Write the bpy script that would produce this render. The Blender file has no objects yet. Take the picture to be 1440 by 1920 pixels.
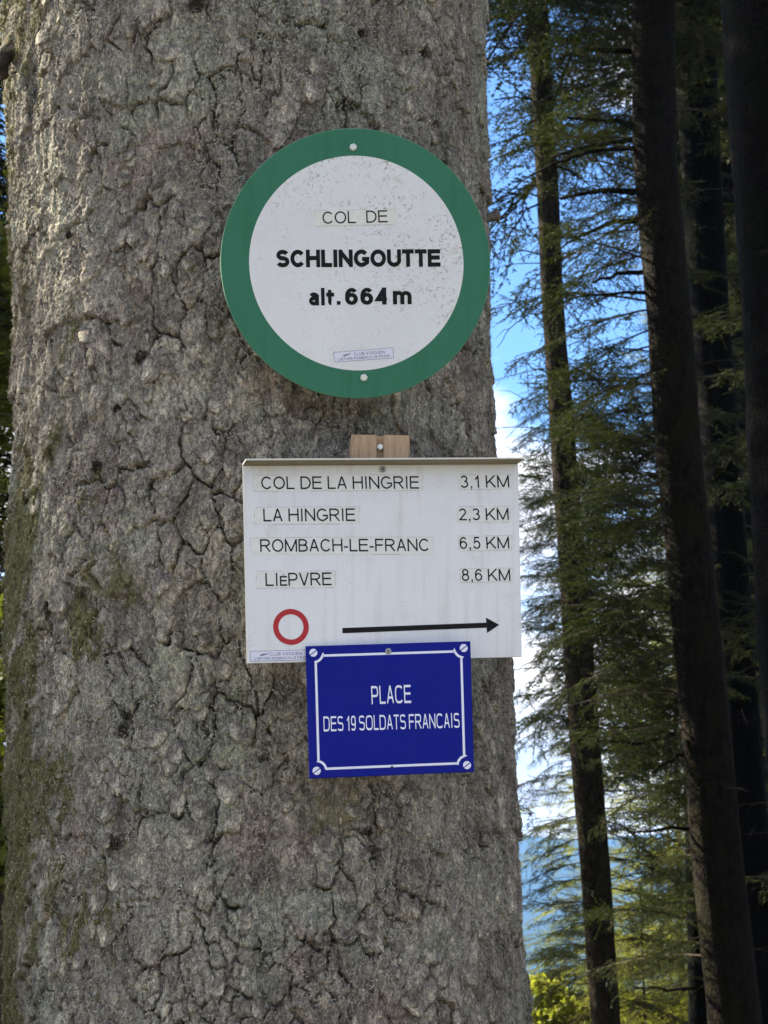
import bpy, math, random
import numpy as np
from mathutils import Vector, Matrix

R = math.radians
scene = bpy.context.scene
C = scene.collection

# ------------------------------------------------------------------ camera
PITCH = R(11.0)
FPX = 4100.0                      # focal length in photo pixels
EYE = Vector((0, 0, 1.6))
cam = bpy.data.cameras.new('camera')
camo = bpy.data.objects.new('camera', cam)
C.objects.link(camo)
scene.camera = camo
camo.location = EYE
camo.rotation_euler = (R(90) + PITCH, 0, 0)
cam.sensor_fit = 'VERTICAL'
cam.sensor_height = 36
cam.sensor_width = 27
cam.lens = 36 * FPX / 1920
cam.clip_start = 0.05
cam.clip_end = 12000
cam.dof.use_dof = True
cam.dof.focus_distance = 2.63
cam.dof.aperture_fstop = 32

# ------------------------------------------------------------------ light
SUN_EL, SUN_AZ = 33.0, -55.0      # azimuth from +Y, negative = to the left
world = bpy.data.worlds.new("World")
scene.world = world
world.use_nodes = True
SKY_STRENGTH = 0.15
EXPOSURE = 2.0
sun = bpy.data.lights.new('sun', 'SUN')
sun.energy = 5.0
sun.angle = R(0.5)
sun.color = (1.0, 0.90, 0.72)
suno = bpy.data.objects.new('sun', sun)
C.objects.link(suno)
SD = Vector((math.sin(R(SUN_AZ)) * math.cos(R(SUN_EL)), math.cos(R(SUN_AZ)) * math.cos(R(SUN_EL)), math.sin(R(SUN_EL))))
suno.rotation_euler = SD.to_track_quat('Z', 'Y').to_euler()
suno.location = SD * 30
vs = scene.view_settings
vs.view_transform = 'Standard'
vs.look = 'None'
vs.gamma = 1
vs.use_curve_mapping = False
vs.exposure = EXPOSURE
scene.cycles.max_bounces = 6
scene.cycles.diffuse_bounces = 3
scene.cycles.glossy_bounces = 2
scene.cycles.transmission_bounces = 4
scene.cycles.transparent_max_bounces = 8
scene.cycles.volume_bounces = 1


# ------------------------------------------------------------------ node helpers
class NT:
    def __init__(s, tree):
        s.t = tree
        s.n = tree.nodes
        s.l = tree.links

    def node(s, typ, **kw):
        n = s.n.new(typ)
        for k, v in kw.items():
            setattr(n, k, v)
        return n

    def link(s, a, b):
        s.l.new(a, b)

    def put(s, sock, v):
        if isinstance(v, bpy.types.NodeSocket):
            s.l.new(v, sock)
        elif v is not None:
            if hasattr(sock.default_value, '__len__') and hasattr(v, '__len__') and len(v) == 3 and len(sock.default_value) == 4:
                v = (*v, 1)
            sock.default_value = v

    def math(s, op, a, b=None, c=None, clamp=False):
        n = s.node('ShaderNodeMath', operation=op, use_clamp=clamp)
        s.put(n.inputs[0], a)
        if b is not None: s.put(n.inputs[1], b)
        if c is not None: s.put(n.inputs[2], c)
        return n.outputs[0]

    def mix(s, f, a, b, mode='MIX'):
        n = s.node('ShaderNodeMix', data_type='RGBA', blend_type=mode)
        s.put(n.inputs[0], f)
        s.put(n.inputs[6], a)
        s.put(n.inputs[7], b)
        return n.outputs[2]

    def coord(s, which='Object', scale=None, loc=None):
        o = s.node('ShaderNodeTexCoord').outputs[which]
        if scale is None and loc is None: return o
        m = s.node('ShaderNodeMapping')
        s.l.new(o, m.inputs[0])
        if scale is not None: m.inputs['Scale'].default_value = scale
        if loc is not None: m.inputs['Location'].default_value = loc
        return m.outputs[0]

    def noise(s, vec, scale, detail=4, rough=.55, dist=0):
        n = s.node('ShaderNodeTexNoise')
        s.l.new(vec, n.inputs['Vector'])
        n.inputs['Scale'].default_value = scale
        n.inputs['Detail'].default_value = detail
        n.inputs['Roughness'].default_value = rough
        n.inputs['Distortion'].default_value = dist
        return n.outputs[0]

    def voro(s, vec, scale, feature='F1'):
        n = s.node('ShaderNodeTexVoronoi', feature=feature)
        s.l.new(vec, n.inputs['Vector'])
        n.inputs['Scale'].default_value = scale
        return n.outputs[0]

    def ramp(s, f, stops):
        n = s.node('ShaderNodeValToRGB')
        s.put(n.inputs[0], f)
        e = n.color_ramp.elements
        while len(e) < len(stops): e.new(0.5)
        for i, (p, c) in enumerate(stops):
            e[i].position = p
            e[i].color = (*c, 1) if hasattr(c, '__len__') else (c, c, c, 1)
        return n.outputs[0]

    def step(s, f, a, b):
        n = s.node('ShaderNodeMapRange')
        n.interpolation_type = 'SMOOTHSTEP'
        s.put(n.inputs[0], f)
        n.inputs[1].default_value = a
        n.inputs[2].default_value = b
        return n.outputs[0]

    def attr(s, name):
        return s.node('ShaderNodeAttribute', attribute_name=name).outputs['Fac']

    def bump(s, h, strength, dist, normal=None):
        n = s.node('ShaderNodeBump')
        n.inputs['Strength'].default_value = strength
        n.inputs['Distance'].default_value = dist
        s.l.new(h, n.inputs['Height'])
        if normal is not None: s.l.new(normal, n.inputs['Normal'])
        return n.outputs[0]


def new_mat(name):
    m = bpy.data.materials.new(name)
    m.use_nodes = True
    nt = NT(m.node_tree)
    return m, nt, m.node_tree.nodes['Principled BSDF']


# sky ---------------------------------------------------------------
w = NT(world.node_tree)
bg = world.node_tree.nodes['Background']
sky = w.node('ShaderNodeTexSky', sky_type='NISHITA', sun_disc=False)
sky.sun_elevation = R(SUN_EL)
sky.sun_rotation = R(SUN_AZ)
sky.altitude = 650
sky.air_density = 1.0
sky.dust_density = 0.6
sky.ozone_density = 3.0
gen = w.node('ShaderNodeTexCoord').outputs['Generated']
mp = w.node('ShaderNodeMapping')
w.link(gen, mp.inputs[0])
mp.inputs['Scale'].default_value = (1, 1, 1.9)
mp.inputs['Location'].default_value = (2.36, 3.59, 4.39)
cn = w.noise(mp.outputs[0], 5.5, 6, .55, .25)
sep = w.node('ShaderNodeSeparateXYZ')
w.link(gen, sep.inputs[0])
low = w.step(sep.outputs[2], 0.34, 0.16)
thr = w.math('ADD', cn, w.math('MULTIPLY', low, 0.055))
cl = w.step(thr, 0.455, 0.60)
bluer = w.mix(1.0, sky.outputs[0], (0.25, 0.345, 0.45), 'MULTIPLY')
cloudc = w.mix(w.step(w.noise(mp.outputs[0], 9, 5), .34, .68), (1.9, 1.85, 1.85), (6.1, 5.6, 4.95))
w.link(w.mix(cl, bluer, cloudc), bg.inputs[0])
bg.inputs[1].default_value = SKY_STRENGTH


# ------------------------------------------------------------------ object helpers
def tag(o, label=None, cat=None, group=None, kind=None):
    if label: o['label'] = label
    if cat: o['category'] = cat
    if group: o['group'] = group
    if kind: o['kind'] = kind
    return o


def link_mesh(name, me, parent=None):
    o = bpy.data.objects.new(name, me)
    C.objects.link(o)
    if parent is not None: o.parent = parent
    return o


def empty(name, loc=(0, 0, 0), rot=(0, 0, 0)):
    o = bpy.data.objects.new(name, None)
    C.objects.link(o)
    o.location = loc
    o.rotation_euler = rot
    o.empty_display_size = .1
    return o


def mesh_np(name, verts, faces, mats, smooth=True, mi=None):
    """faces: int array n x 3 or n x 4"""
    me = bpy.data.meshes.new(name)
    v = np.asarray(verts, np.float32)
    f = np.asarray(faces, np.int32)
    k = f.shape[1]
    me.vertices.add(len(v))
    me.vertices.foreach_set('co', v.ravel())
    me.loops.add(f.size)
    me.loops.foreach_set('vertex_index', f.ravel())
    me.polygons.add(len(f))
    me.polygons.foreach_set('loop_start', np.arange(0, f.size, k, dtype=np.int32))
    me.polygons.foreach_set('loop_total', np.full(len(f), k, np.int32))
    me.polygons.foreach_set('use_smooth', np.full(len(f), smooth, bool))
    for m in (mats if isinstance(mats, (list, tuple)) else [mats]): me.materials.append(m)
    if mi is not None: me.polygons.foreach_set('material_index', np.asarray(mi, np.int32))
    me.update()
    me.validate()
    return me


def mesh_py(name, verts, faces, mat, smooth=False):
    me = bpy.data.meshes.new(name)
    me.from_pydata([tuple(v) for v in verts], [], faces)
    me.materials.append(mat)
    if smooth:
        me.polygons.foreach_set('use_smooth', [True] * len(me.polygons))
    me.update()
    return me


def ray_dir(px, py):
    r = (px - 720) / FPX
    u = (960 - py) / FPX
    return Vector((r, math.cos(PITCH) - u * math.sin(PITCH), math.sin(PITCH) + u * math.cos(PITCH)))


def at(px, py, Y):
    d = ray_dir(px, py)
    return EYE + d * (Y / d.y)


# ------------------------------------------------------------------ noise in numpy
def _h(ix, iy, s):
    n = (ix.astype(np.int64) * 374761393 + iy.astype(np.int64) * 668265263 + s * 1274126177) & 0xffffffff
    n = ((n ^ (n >> 13)) * 1274126177) & 0xffffffff
    n = ((n ^ (n >> 16)) * 2246822519) & 0xffffffff
    return ((n ^ (n >> 15)) & 0xffffff) / float(0xffffff)


def vnoise(x, y, s=0):
    ix = np.floor(x)
    iy = np.floor(y)
    fx = x - ix
    fy = y - iy
    fx = fx * fx * fx * (fx * (fx * 6 - 15) + 10)
    fy = fy * fy * fy * (fy * (fy * 6 - 15) + 10)
    ix = ix.astype(np.int64)
    iy = iy.astype(np.int64)
    a = _h(ix, iy, s)
    b = _h(ix + 1, iy, s)
    c = _h(ix, iy + 1, s)
    d = _h(ix + 1, iy + 1, s)
    return (a * (1 - fx) + b * fx) * (1 - fy) + (c * (1 - fx) + d * fx) * fy - 0.5


def fbm(x, y, s=0, o=4, g=.5):
    t = 0
    a = 1
    for i in range(o):
        t = t + a * vnoise(x, y, s + i * 7)
        x = x * 2.03 + 13.7
        y = y * 2.03 + 5.1
        a *= g
    return t


def worley(x, y, s=0, jit=.9):
    ix = np.floor(x).astype(np.int64)
    iy = np.floor(y).astype(np.int64)
    f1 = np.full(x.shape, 9.0)
    f2 = np.full(x.shape, 9.0)
    idr = np.zeros(x.shape)
    dx1 = np.zeros(x.shape)
    dy1 = np.zeros(x.shape)
    for j in (-1, 0, 1):
        for i in (-1, 0, 1):
            cx = ix + i
            cy = iy + j
            px = cx + .5 + (_h(cx, cy, s) - .5) * jit
            py = cy + .5 + (_h(cx, cy, s + 1) - .5) * jit
            dx = x - px
            dy = y - py
            d = np.sqrt(dx * dx + dy * dy)
            n1 = d < f1
            f2 = np.where(n1, f1, np.minimum(f2, d))
            idr = np.where(n1, _h(cx, cy, s + 2), idr)
            dx1 = np.where(n1, dx, dx1)
            dy1 = np.where(n1, dy, dy1)
            f1 = np.where(n1, d, f1)
    return f1, f2, idr, dx1, dy1


def smooth(a, b, x):
    t = np.clip((x - a) / (b - a), 0, 1)
    return t * t * (3 - 2 * t)


# ------------------------------------------------------------------ materials
def simple(name, col, rough=.6, spec=.3, metal=0):
    m, nt, b = new_mat(name)
    b.inputs['Base Color'].default_value = (*col, 1)
    b.inputs['Roughness'].default_value = rough
    b.inputs['Specular IOR Level'].default_value = spec
    b.inputs['Metallic'].default_value = metal
    return m


def bark_material():
    m, nt, b = new_mat('fir_bark')
    co = nt.coord('Object')
    st = nt.coord('Object', (1, 1, .55))
    groove = nt.attr('groove')
    plate = nt.attr('plate')
    moss = nt.attr('moss')
    n1 = nt.noise(co, 9, 5, .6)
    n2 = nt.noise(st, 34, 5, .65, .4)
    base = nt.ramp(n1, [(.30, (.170, .150, .132)), (.46, (.275, .255, .222)), (.62, (.345, .328, .284)), (.75, (.285, .290, .22))])
    plc = nt.ramp(plate, [(0, (.42, .38, .36)), (.35, (.85, .83, .80)), (.7, (1.06, 1.04, 1.0)), (1, (1.40, 1.32, 1.26))])
    base = nt.mix(.75, base, plc, 'MULTIPLY')
    # reddish-pink fresh patches where outer scales fell off
    pk = nt.step(nt.noise(nt.coord('Object', loc=(3, 1, 7)), 6.5, 5, .7), .56, .68)
    base = nt.mix(nt.math('MULTIPLY', pk, .42), base, (.33, .235, .21))
    # grey-green crustose lichen
    gr = nt.step(nt.noise(nt.coord('Object', loc=(8, 4, 2)), 5.2, 5, .65), .52, .64)
    base = nt.mix(nt.math('MULTIPLY', gr, .55), base, (.27, .295, .23))
    # mottled grain, several sizes
    base = nt.mix(.85, base, nt.ramp(n2, [(.28, (.50, .48, .46)), (.5, (1, 1, 1)), (.72, (1.45, 1.42, 1.36))]), 'MULTIPLY')
    n3 = nt.noise(st, 130, 5, .75, 1.0)
    base = nt.mix(.9, base, nt.ramp(n3, [(.34, (.30, .28, .26)), (.5, (1, 1, 1)), (.64, (1.9, 1.85, 1.72))]), 'MULTIPLY')
    n4 = nt.noise(st, 520, 3, .7, 1.2)
    base = nt.mix(.8, base, nt.ramp(n4, [(.34, (.35, .33, .32)), (.5, (1, 1, 1)), (.66, (1.9, 1.86, 1.7))]), 'MULTIPLY')
    # white lichen flecks
    fl = nt.step(nt.noise(nt.coord('Object', (1, 1, .7), (5, 5, 5)), 300, 2, .6, 1.5), .64, .70)
    flm = nt.step(nt.noise(co, 14, 3, .6), .42, .62)
    base = nt.mix(nt.math('MULTIPLY', nt.math('MULTIPLY', fl, flm), .75), base, (.50, .50, .43))
    # moss
    mn = nt.noise(nt.coord('Object', (1, 1, .35)), 130, 4, .7, .6)
    mossc = nt.ramp(mn, [(.3, (.045, .040, .014)), (.5, (.13, .12, .045)), (.7, (.24, .225, .09))])
    base = nt.mix(nt.math('MULTIPLY', moss, .9), base, mossc)
    # cracks mix to a near-black brown
    base = nt.mix(groove, base, (.018, .011, .008))
    nt.link(base, b.inputs['Base Color'])
    b.inputs['Roughness'].default_value = .93
    b.inputs['Specular IOR Level'].default_value = .15
    h = nt.math('ADD', nt.math('MULTIPLY', n3, 1.0), nt.math('MULTIPLY', n4, .55))
    nn = nt.bump(h, 1.0, .0040)
    h2 = nt.noise(nt.coord('Object', (1, 1, .8)), 95, 4, .65, 1.0)
    nn = nt.bump(h2, .9, .006, nn)
    nt.link(nn, b.inputs['Normal'])
    return m


M = {}
M['fir_bark'] = bark_material()


def forest_bark(name, dark, mid, mossc, mossy=.5):
    m, nt, b = new_mat(name)
    co = nt.coord('Object')
    st = nt.coord('Object', (1, 1, .45))
    n1 = nt.noise(st, 5, 6, .65, .5)
    n2 = nt.noise(st, 26, 4, .6)
    c = nt.ramp(n2, [(.3, dark), (.7, mid)])
    vor = nt.voro(nt.coord('Object', (1, 1, .5)), 42, 'DISTANCE_TO_EDGE')
    c = nt.mix(nt.math('MULTIPLY', nt.step(vor, .09, .0), nt.step(n1, .40, .6)), c, tuple(x * .5 for x in dark))
    c = nt.mix(nt.math('MULTIPLY', nt.step(n1, .46, .62), mossy), c, mossc)
    nt.link(c, b.inputs['Base Color'])
    b.inputs['Roughness'].default_value = .95
    b.inputs['Specular IOR Level'].default_value = .1
    hh = nt.math('ADD', nt.math('MULTIPLY', nt.step(vor, 0, .22), .35), nt.math('MULTIPLY', n2, 1.4))
    nt.link(nt.bump(hh, .8, .02), b.inputs['Normal'])
    return m


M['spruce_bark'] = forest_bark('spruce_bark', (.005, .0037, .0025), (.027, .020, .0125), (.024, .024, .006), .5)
M['lit_bark'] = forest_bark('lit_spruce_bark', (.009, .007, .0045), (.055, .041, .026), (.042, .040, .012), .35)  # paler copy for the slim spruce, sunlit look put into the colour
M['dark_bark'] = forest_bark('dark_bark', (.003, .0024, .0016), (.009, .007, .005), (.006, .0065, .0025), .6)  # near-black copy, deep shade of the wood put into the colour


def leaf_material(name, c0, c1, trans):
    m = bpy.data.materials.new(name)
    m.use_nodes = True
    nt = NT(m.node_tree)
    nt.n.remove(m.node_tree.nodes['Principled BSDF'])
    out = nt.n['Material Output']
    info = nt.node('ShaderNodeObjectInfo')
    geo = nt.coord('Object')
    n = nt.noise(geo, 3.5, 3)
    f = nt.math('ADD', nt.math('MULTIPLY', n, .8), nt.math('MULTIPLY', info.outputs['Random'], .45))
    col = nt.ramp(f, [(.3, c0), (.85, c1)])
    d = nt.node('ShaderNodeBsdfDiffuse')
    t = nt.node('ShaderNodeBsdfTranslucent')
    nt.link(col, d.inputs[0])
    nt.link(nt.mix(1, col, (1.5, 1.7, .7), 'MULTIPLY'), t.inputs[0])
    mx = nt.node('ShaderNodeMixShader')
    mx.inputs[0].default_value = trans
    nt.link(d.outputs[0], mx.inputs[1])
    nt.link(t.outputs[0], mx.inputs[2])
    g = nt.node('ShaderNodeBsdfGlossy')
    g.inputs['Roughness'].default_value = .45
    mx2 = nt.node('ShaderNodeMixShader')
    mx2.inputs[0].default_value = .015
    nt.link(mx.outputs[0], mx2.inputs[1])
    nt.link(g.outputs[0], mx2.inputs[2])
    nt.link(mx2.outputs[0], out.inputs[0])
    return m


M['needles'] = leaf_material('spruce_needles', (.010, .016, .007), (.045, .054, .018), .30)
M['needles_bright'] = leaf_material('sunlit_needles', (.06, .072, .018), (.27, .255, .06), .62)  # paler copy of the needles with sunlight put into the colour
M['leaves'] = leaf_material('yellowing_leaves', (.12, .14, .03), (.26, .25, .05), .5)
M['twig'] = simple('twig_bark', (.075, .058, .042), .9, .1)

# signs
def enamel(name, col, dirt=.0, rough=.45, dirtcol=(.22, .21, .17), streak=False):
    m, nt, b = new_mat(name)
    co = nt.coord('Object')
    big = nt.noise(co, 9, 3)
    c = nt.mix(.35, col, nt.ramp(big, [(.3, tuple(x * .86 for x in col)), (.7, tuple(min(1, x * 1.06) for x in col))]))
    gr = nt.noise(co, 400, 3, .6)
    c = nt.mix(.12, c, nt.ramp(gr, [(.3, (.6, .6, .6)), (.7, (1.3, 1.3, 1.3))]), 'MULTIPLY')
    if dirt > 0:
        wv = nt.noise(nt.coord('Object', (1, 1.3, 1)), 150, 4, .65, 1.6)
        sp = nt.step(wv, .53, .66)
        zone = nt.step(nt.noise(co, 16, 4, .6), .36, .58)
        pos = nt.node('ShaderNodeSeparateXYZ')
        nt.link(co, pos.inputs[0])
        # growth is heavier towards the upper right of the disc
        up = nt.step(nt.math('ADD', nt.math('MULTIPLY', pos.outputs[0], .8), pos.outputs[2]), -.10, .12)
        z2 = nt.math('MULTIPLY', zone, nt.math('ADD', nt.math('MULTIPLY', up, .85), .22))
        c = nt.mix(nt.math('MULTIPLY', nt.math('MULTIPLY', sp, z2), dirt), c, dirtcol)
        stn = nt.step(nt.noise(co, 26, 5, .7, .5), .58, .70)
        c = nt.mix(nt.math('MULTIPLY', nt.math('MULTIPLY', stn, up), dirt * .45), c, (.42, .36, .24))
    if streak:
        sk = nt.noise(nt.coord('Object', (1, 1, .07)), 70, 4, .6)
        blot = nt.noise(nt.coord('Object', loc=(1, 2, 3)), 22, 5, .7)
        c = nt.mix(nt.math('MULTIPLY', nt.step(sk, .50, .72), .30), c, nt.mix(1, c, (.70, .68, .60), 'MULTIPLY'))
        c = nt.mix(nt.math('MULTIPLY', nt.step(blot, .52, .70), .30), c, nt.mix(1, c, (.78, .76, .68), 'MULTIPLY'))
    sp2 = nt.step(nt.voro(nt.coord('Object', loc=(2, 3, 4)), 42), .030, .018)
    c = nt.mix(nt.math('MULTIPLY', sp2, .6), c, (.08, .08, .07))
    nt.link(c, b.inputs['Base Color'])
    b.inputs['Roughness'].default_value = rough
    b.inputs['Specular IOR Level'].default_value = .13
    nt.link(nt.bump(nt.noise(co, 60, 4), .12, .002), b.inputs['Normal'])
    return m


M['green'] = enamel('green_paint', (.040, .168, .102), 0, .5, streak=True)
M['white_disc'] = enamel('weathered_white', (.70, .715, .715), .75, .5)
M['white_panel'] = enamel('white_panel', (.72, .73, .725), 0, .42, streak=True)
M['edge'] = simple('panel_edge', (.62, .60, .52), .5)
M['green_edge'] = simple('green_edge', (.10, .24, .14), .6)
M['blue'] = enamel('blue_enamel', (.0022, .0075, .210), 0, .4)
M['white_print'] = simple('white_print', (.74, .76, .86), .4)
M['black_print'] = simple('black_print', (.010, .010, .011), .6, .12)
M['grey_print'] = simple('stamp_ink', (.09, .10, .15), .6)
M['stamp_paper'] = simple('stamp_paper', (.66, .68, .78), .5)
M['red_print'] = simple('red_print', (.40, .018, .022), .45)
M['screw_white'] = simple('white_screw_paint', (.66, .67, .62), .4)
M['screw_steel'] = simple('screw_steel', (.28, .28, .27), .45, .5, .7)
M['dark_hole'] = simple('dark_recess', (.02, .02, .02), .8)
M['silk'] = simple('spider_silk', (.55, .55, .52), .4)


def tape_mat():
    m, nt, b = new_mat('aged_tape')
    co = nt.coord('Object')
    n = nt.noise(co, 70, 4, .6)
    nt.link(nt.ramp(n, [(.3, (.64, .635, .575)), (.7, (.72, .72, .68))]), b.inputs['Base Color'])
    b.inputs['Roughness'].default_value = .35
    return m


M['tape'] = tape_mat()
M['glue'] = simple('glue_line', (.46, .44, .37), .7, .1)


def wood_mat():
    m, nt, b = new_mat('cut_timber')
    st = nt.coord('Object', (1, 1, .06))
    wv = nt.noise(st, 130, 4, .6, .3)
    n2 = nt.noise(nt.coord('Object', (1, 1, .15)), 420, 3)
    c = nt.ramp(wv, [(.30, (.17, .105, .055)), (.45, (.36, .245, .14)), (.7, (.44, .31, .19))])
    c = nt.mix(.5, c, nt.ramp(n2, [(.3, (.7, .7, .7)), (.7, (1.2, 1.2, 1.2))]), 'MULTIPLY')
    nt.link(c, b.inputs['Base Color'])
    b.inputs['Roughness'].default_value = .8
    nt.link(nt.bump(wv, .4, .001), b.inputs['Normal'])
    return m


M['wood'] = wood_mat()

# ------------------------------------------------------------------ ground, hills
def ground_mat():
    m, nt, b = new_mat('forest_floor')
    co = nt.coord('Object')
    n = nt.noise(co, .8, 8, .65)
    near = nt.ramp(n, [(.3, (.035, .028, .016)), (.5, (.07, .055, .03)), (.7, (.045, .06, .02))])
    sp = nt.node('ShaderNodeSeparateXYZ')
    nt.link(co, sp.inputs[0])
    n2 = nt.noise(co, .012, 6, .6)
    far = nt.ramp(n2, [(.3, (.012, .022, .010)), (.7, (.035, .055, .022))])
    nt.link(nt.mix(nt.step(sp.outputs[1], 60, 140), near, far), b.inputs['Base Color'])
    b.inputs['Roughness'].default_value = 1
    b.inputs['Specular IOR Level'].default_value = 0
    nt.link(nt.bump(nt.noise(co, 6, 6, .7), .8, .06), b.inputs['Normal'])
    return m


def height(x, y):
    d = np.sqrt(x * x + y * y)
    h = fbm(x / 9, y / 9, 3, 3) * .25 * smooth(3, 12, d)
    v = smooth(45, 900, d) * -150                       # the pass falls away into a valley
    ridge = smooth(2300, 4500, d) * (318 + 95 * fbm(x / 900 + 3.4, y / 900, 11, 5, .5) + 12 * fbm(x / 90, y / 90, 19, 3))
    return h + v + ridge - smooth(5000, 7400, d) * 60


rad = np.concatenate([[0], np.geomspace(.6, 7400, 170)])
ang = np.linspace(0, 2 * math.pi, 289)[:-1]
RR, AA = np.meshgrid(rad, ang, indexing='ij')
gx = RR * np.cos(AA)
gy = RR * np.sin(AA)
gz = height(gx, gy)
nr, na = RR.shape
ii = np.arange(nr - 1)[:, None] * na
jj = np.arange(na)[None]
fc = np.stack([ii + jj, ii + na + jj, ii + na + (jj + 1) % na, ii + (jj + 1) % na], -1).reshape(-1, 4)
ground = link_mesh('ground', mesh_np('ground', np.stack([gx, gy, gz], -1).reshape(-1, 3), fc, ground_mat()))
tag(ground, 'forest floor running down into a valley with a blue wooded ridge beyond', kind='structure')


# unseen pale gravel strip, added to bounce warm light onto signs and trunk
rx_ = np.linspace(-40, 30, 141)
ry_ = np.linspace(-7.5, .9, 22)
RX, RY = np.meshgrid(rx_, ry_)
RY = RY + .5 * np.sin(RX / 9) + fbm(RX, RY * 0, 301, 2) * .25
RZ = height(RX, RY) + .03
j_ = np.arange(140)[None]
i_ = np.arange(21)[:, None] * 141
fr = np.stack([i_ + j_, i_ + j_ + 1, i_ + 142 + j_, i_ + 141 + j_], -1).reshape(-1, 4)
gm, gnt, gb = new_mat('gravel')
gco = gnt.coord('Object')
gc = gnt.ramp(gnt.noise(gco, 40, 5, .7), [(.3, (.20, .17, .13)), (.5, (.34, .30, .24)), (.7, (.46, .42, .35))])
gnt.link(gnt.mix(gnt.step(gnt.noise(gco, 1.2, 3), .5, .62), gc, (.10, .12, .04)), gb.inputs['Base Color'])
gb.inputs['Roughness'].default_value = 1
gnt.link(gnt.bump(gnt.noise(gco, 60, 4, .7), .8, .01), gb.inputs['Normal'])
tag(link_mesh('bounce_road', mesh_np('bounce_road', np.stack([RX, RY, RZ], -1).reshape(-1, 3), fr, gm)), 'unseen pale gravel road added around the camera to bounce light', kind='structure')


# ------------------------------------------------------------------ the big fir with the signs
TY = 2.97                                       # distance of its axis
EDGE = [(-60, 4, 916), (0, 6, 917), (200, 12, 920), (400, 17, 924), (560, 19, 926), (700, 20, 931), (850, 19, 939), (950, 12, 946),
        (1100, 8, 957), (1240, 8, 966), (1400, 9, 969), (1500, 10, 972), (1600, 10, 979), (1700, 9, 984), (1800, 9, 991), (1920, 10, 1001), (2000, 10, 1010)]
prof = []
for py, l, r in EDGE:
    Ys = TY - .04
    a, c = at(l, py, Ys), at(r, py, Ys)
    prof.append((a.z, (a.x + c.x) / 2, (c.x - a.x) / 2 / .9936 - .004))
prof.sort()
# extend down to the flare at the root and up into the crown
z0, c0, r0 = prof[0]
z1, c1, r1 = prof[-1]
lean = (c1 - c0) / (z1 - z0)
prof = [(-.3, c0 - lean * (z0 + .3) + .0, r0 + .32), (.1, c0 - lean * z0, r0 + .20), (.6, c0 - lean * (z0 - .6), r0 + .06), (z0 - .25, c0 - lean * .25, r0 + .01)] + prof + \
       [(z1 + .5, c1 + lean * .5, r1 - .004), (8, c1 + lean * (8 - z1), r1 * .86), (16, c1 + lean * (16 - z1), r1 * .55), (24, c1 + lean * (24 - z1), .04)]
PZ, PC, PR = (np.array(x) for x in zip(*prof))


def bark_height(s, z, dense=True):
    """s: arc coordinate in metres, z: height. Returns displacement in metres, groove and plate values"""
    wx = fbm(s * 28, z * 20, 1, 3) * .015 + fbm(s * 110, z * 90, 2, 2) * .0045
    wz = fbm(s * 24, z * 18, 5, 3) * .022 + fbm(s * 120, z * 100, 6, 2) * .0045
    sx, sz = s + wx, z + wz
    big = fbm(s * 7, z * 2.2, 21, 3)                    # soft vertical furrows
    f1, f2, idr, dx, dy = worley(sx / .038, sz / .072, 31)
    e1 = f2 - f1
    g1, g2, idg, ddx, ddy = worley(sx / .019 + 7, sz / .034 + 3, 41)
    e2 = g2 - g1
    k1, k2, idk, _, ky = worley(s / .0085 + wx * 60, z / .0105 + wz * 60, 51)
    m1 = smooth(-.05, .17, fbm(s * 20, z * 12, 61, 3))
    m2 = smooth(.02, .28, fbm(s * 26, z * 20, 62, 3))
    wid1 = .056 + .055 * vnoise(s * 50, z * 50, 63)
    crack1 = (1 - smooth(0, np.maximum(wid1, .012), e1)) * m1
    crack2 = (1 - smooth(0, .075, e2)) * m2
    h = big * .0065 + fbm(s * 30, z * 5, 22, 3) * .0036
    h += (idr - .5) * .0052 + (-dy) * .0060 * idr
    h += smooth(0, .13, e1) * .0030 * (.35 + .65 * m1) + smooth(0, .2, e2) * .0014 * m2
    h += ((idg - .5) * .0026 + (-ddy) * .0018 * idg) * (.4 + .6 * m2)
    h += (idk - .5) * .0011 - ky * .0005
    h += fbm(s * 60, z * 30, 71, 4, .6) * .0020
    h += np.abs(fbm(s * 260, z * 170, 72, 3, .6)) * -.0014
    h += fbm(s * 480, z * 300, 74, 2, .6) * .0023
    h -= .0035
    h -= crack1 * .0090 + crack2 * .0052
    gr = np.clip(crack1 * 1.1 + crack2 * .75, 0, 1) * smooth(-.35, .2, fbm(s * 90, z * 70, 73, 2))
    pl = np.clip(idr * .55 + idg * .35 + idk * .25 - .08, 0, 1)
    return h, gr, pl


tf = np.linspace(-1.0, 1.0, 660)
tf = R(104) * (tf * .93 + .07 * np.sin(tf * math.pi / 1.0) * 0 + .07 * tf ** 3)
tb = np.linspace(R(104), 2 * math.pi - R(104), 50)[1:-1]
TH = np.concatenate([tf, tb])
ZZ = np.concatenate([np.linspace(-.3, 1.38, 60), np.arange(1.40, 2.985, .00185), np.linspace(2.995, 6, 120), np.linspace(6.1, 24, 90)])
Tm, Zm = np.meshgrid(TH, ZZ)
Cm = np.interp(Zm, PZ, PC)
Rm = np.interp(Zm, PZ, PR)
S = np.where(Tm > math.pi, Tm - 2 * math.pi, Tm) * .335
hh, gg, pp = bark_height(S, Zm)
# moss on the left flank, heavier lower down, plus a patch in the middle
depth_px = lambda z: None


def to_px(x, y, z):
    dz = z - EYE.z
    dep = y * math.cos(PITCH) + dz * math.sin(PITCH)
    up = -y * math.sin(PITCH) + dz * math.cos(PITCH)
    return 720 + FPX * x / np.maximum(dep, .1), 960 - FPX * up / np.maximum(dep, .1)


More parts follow.
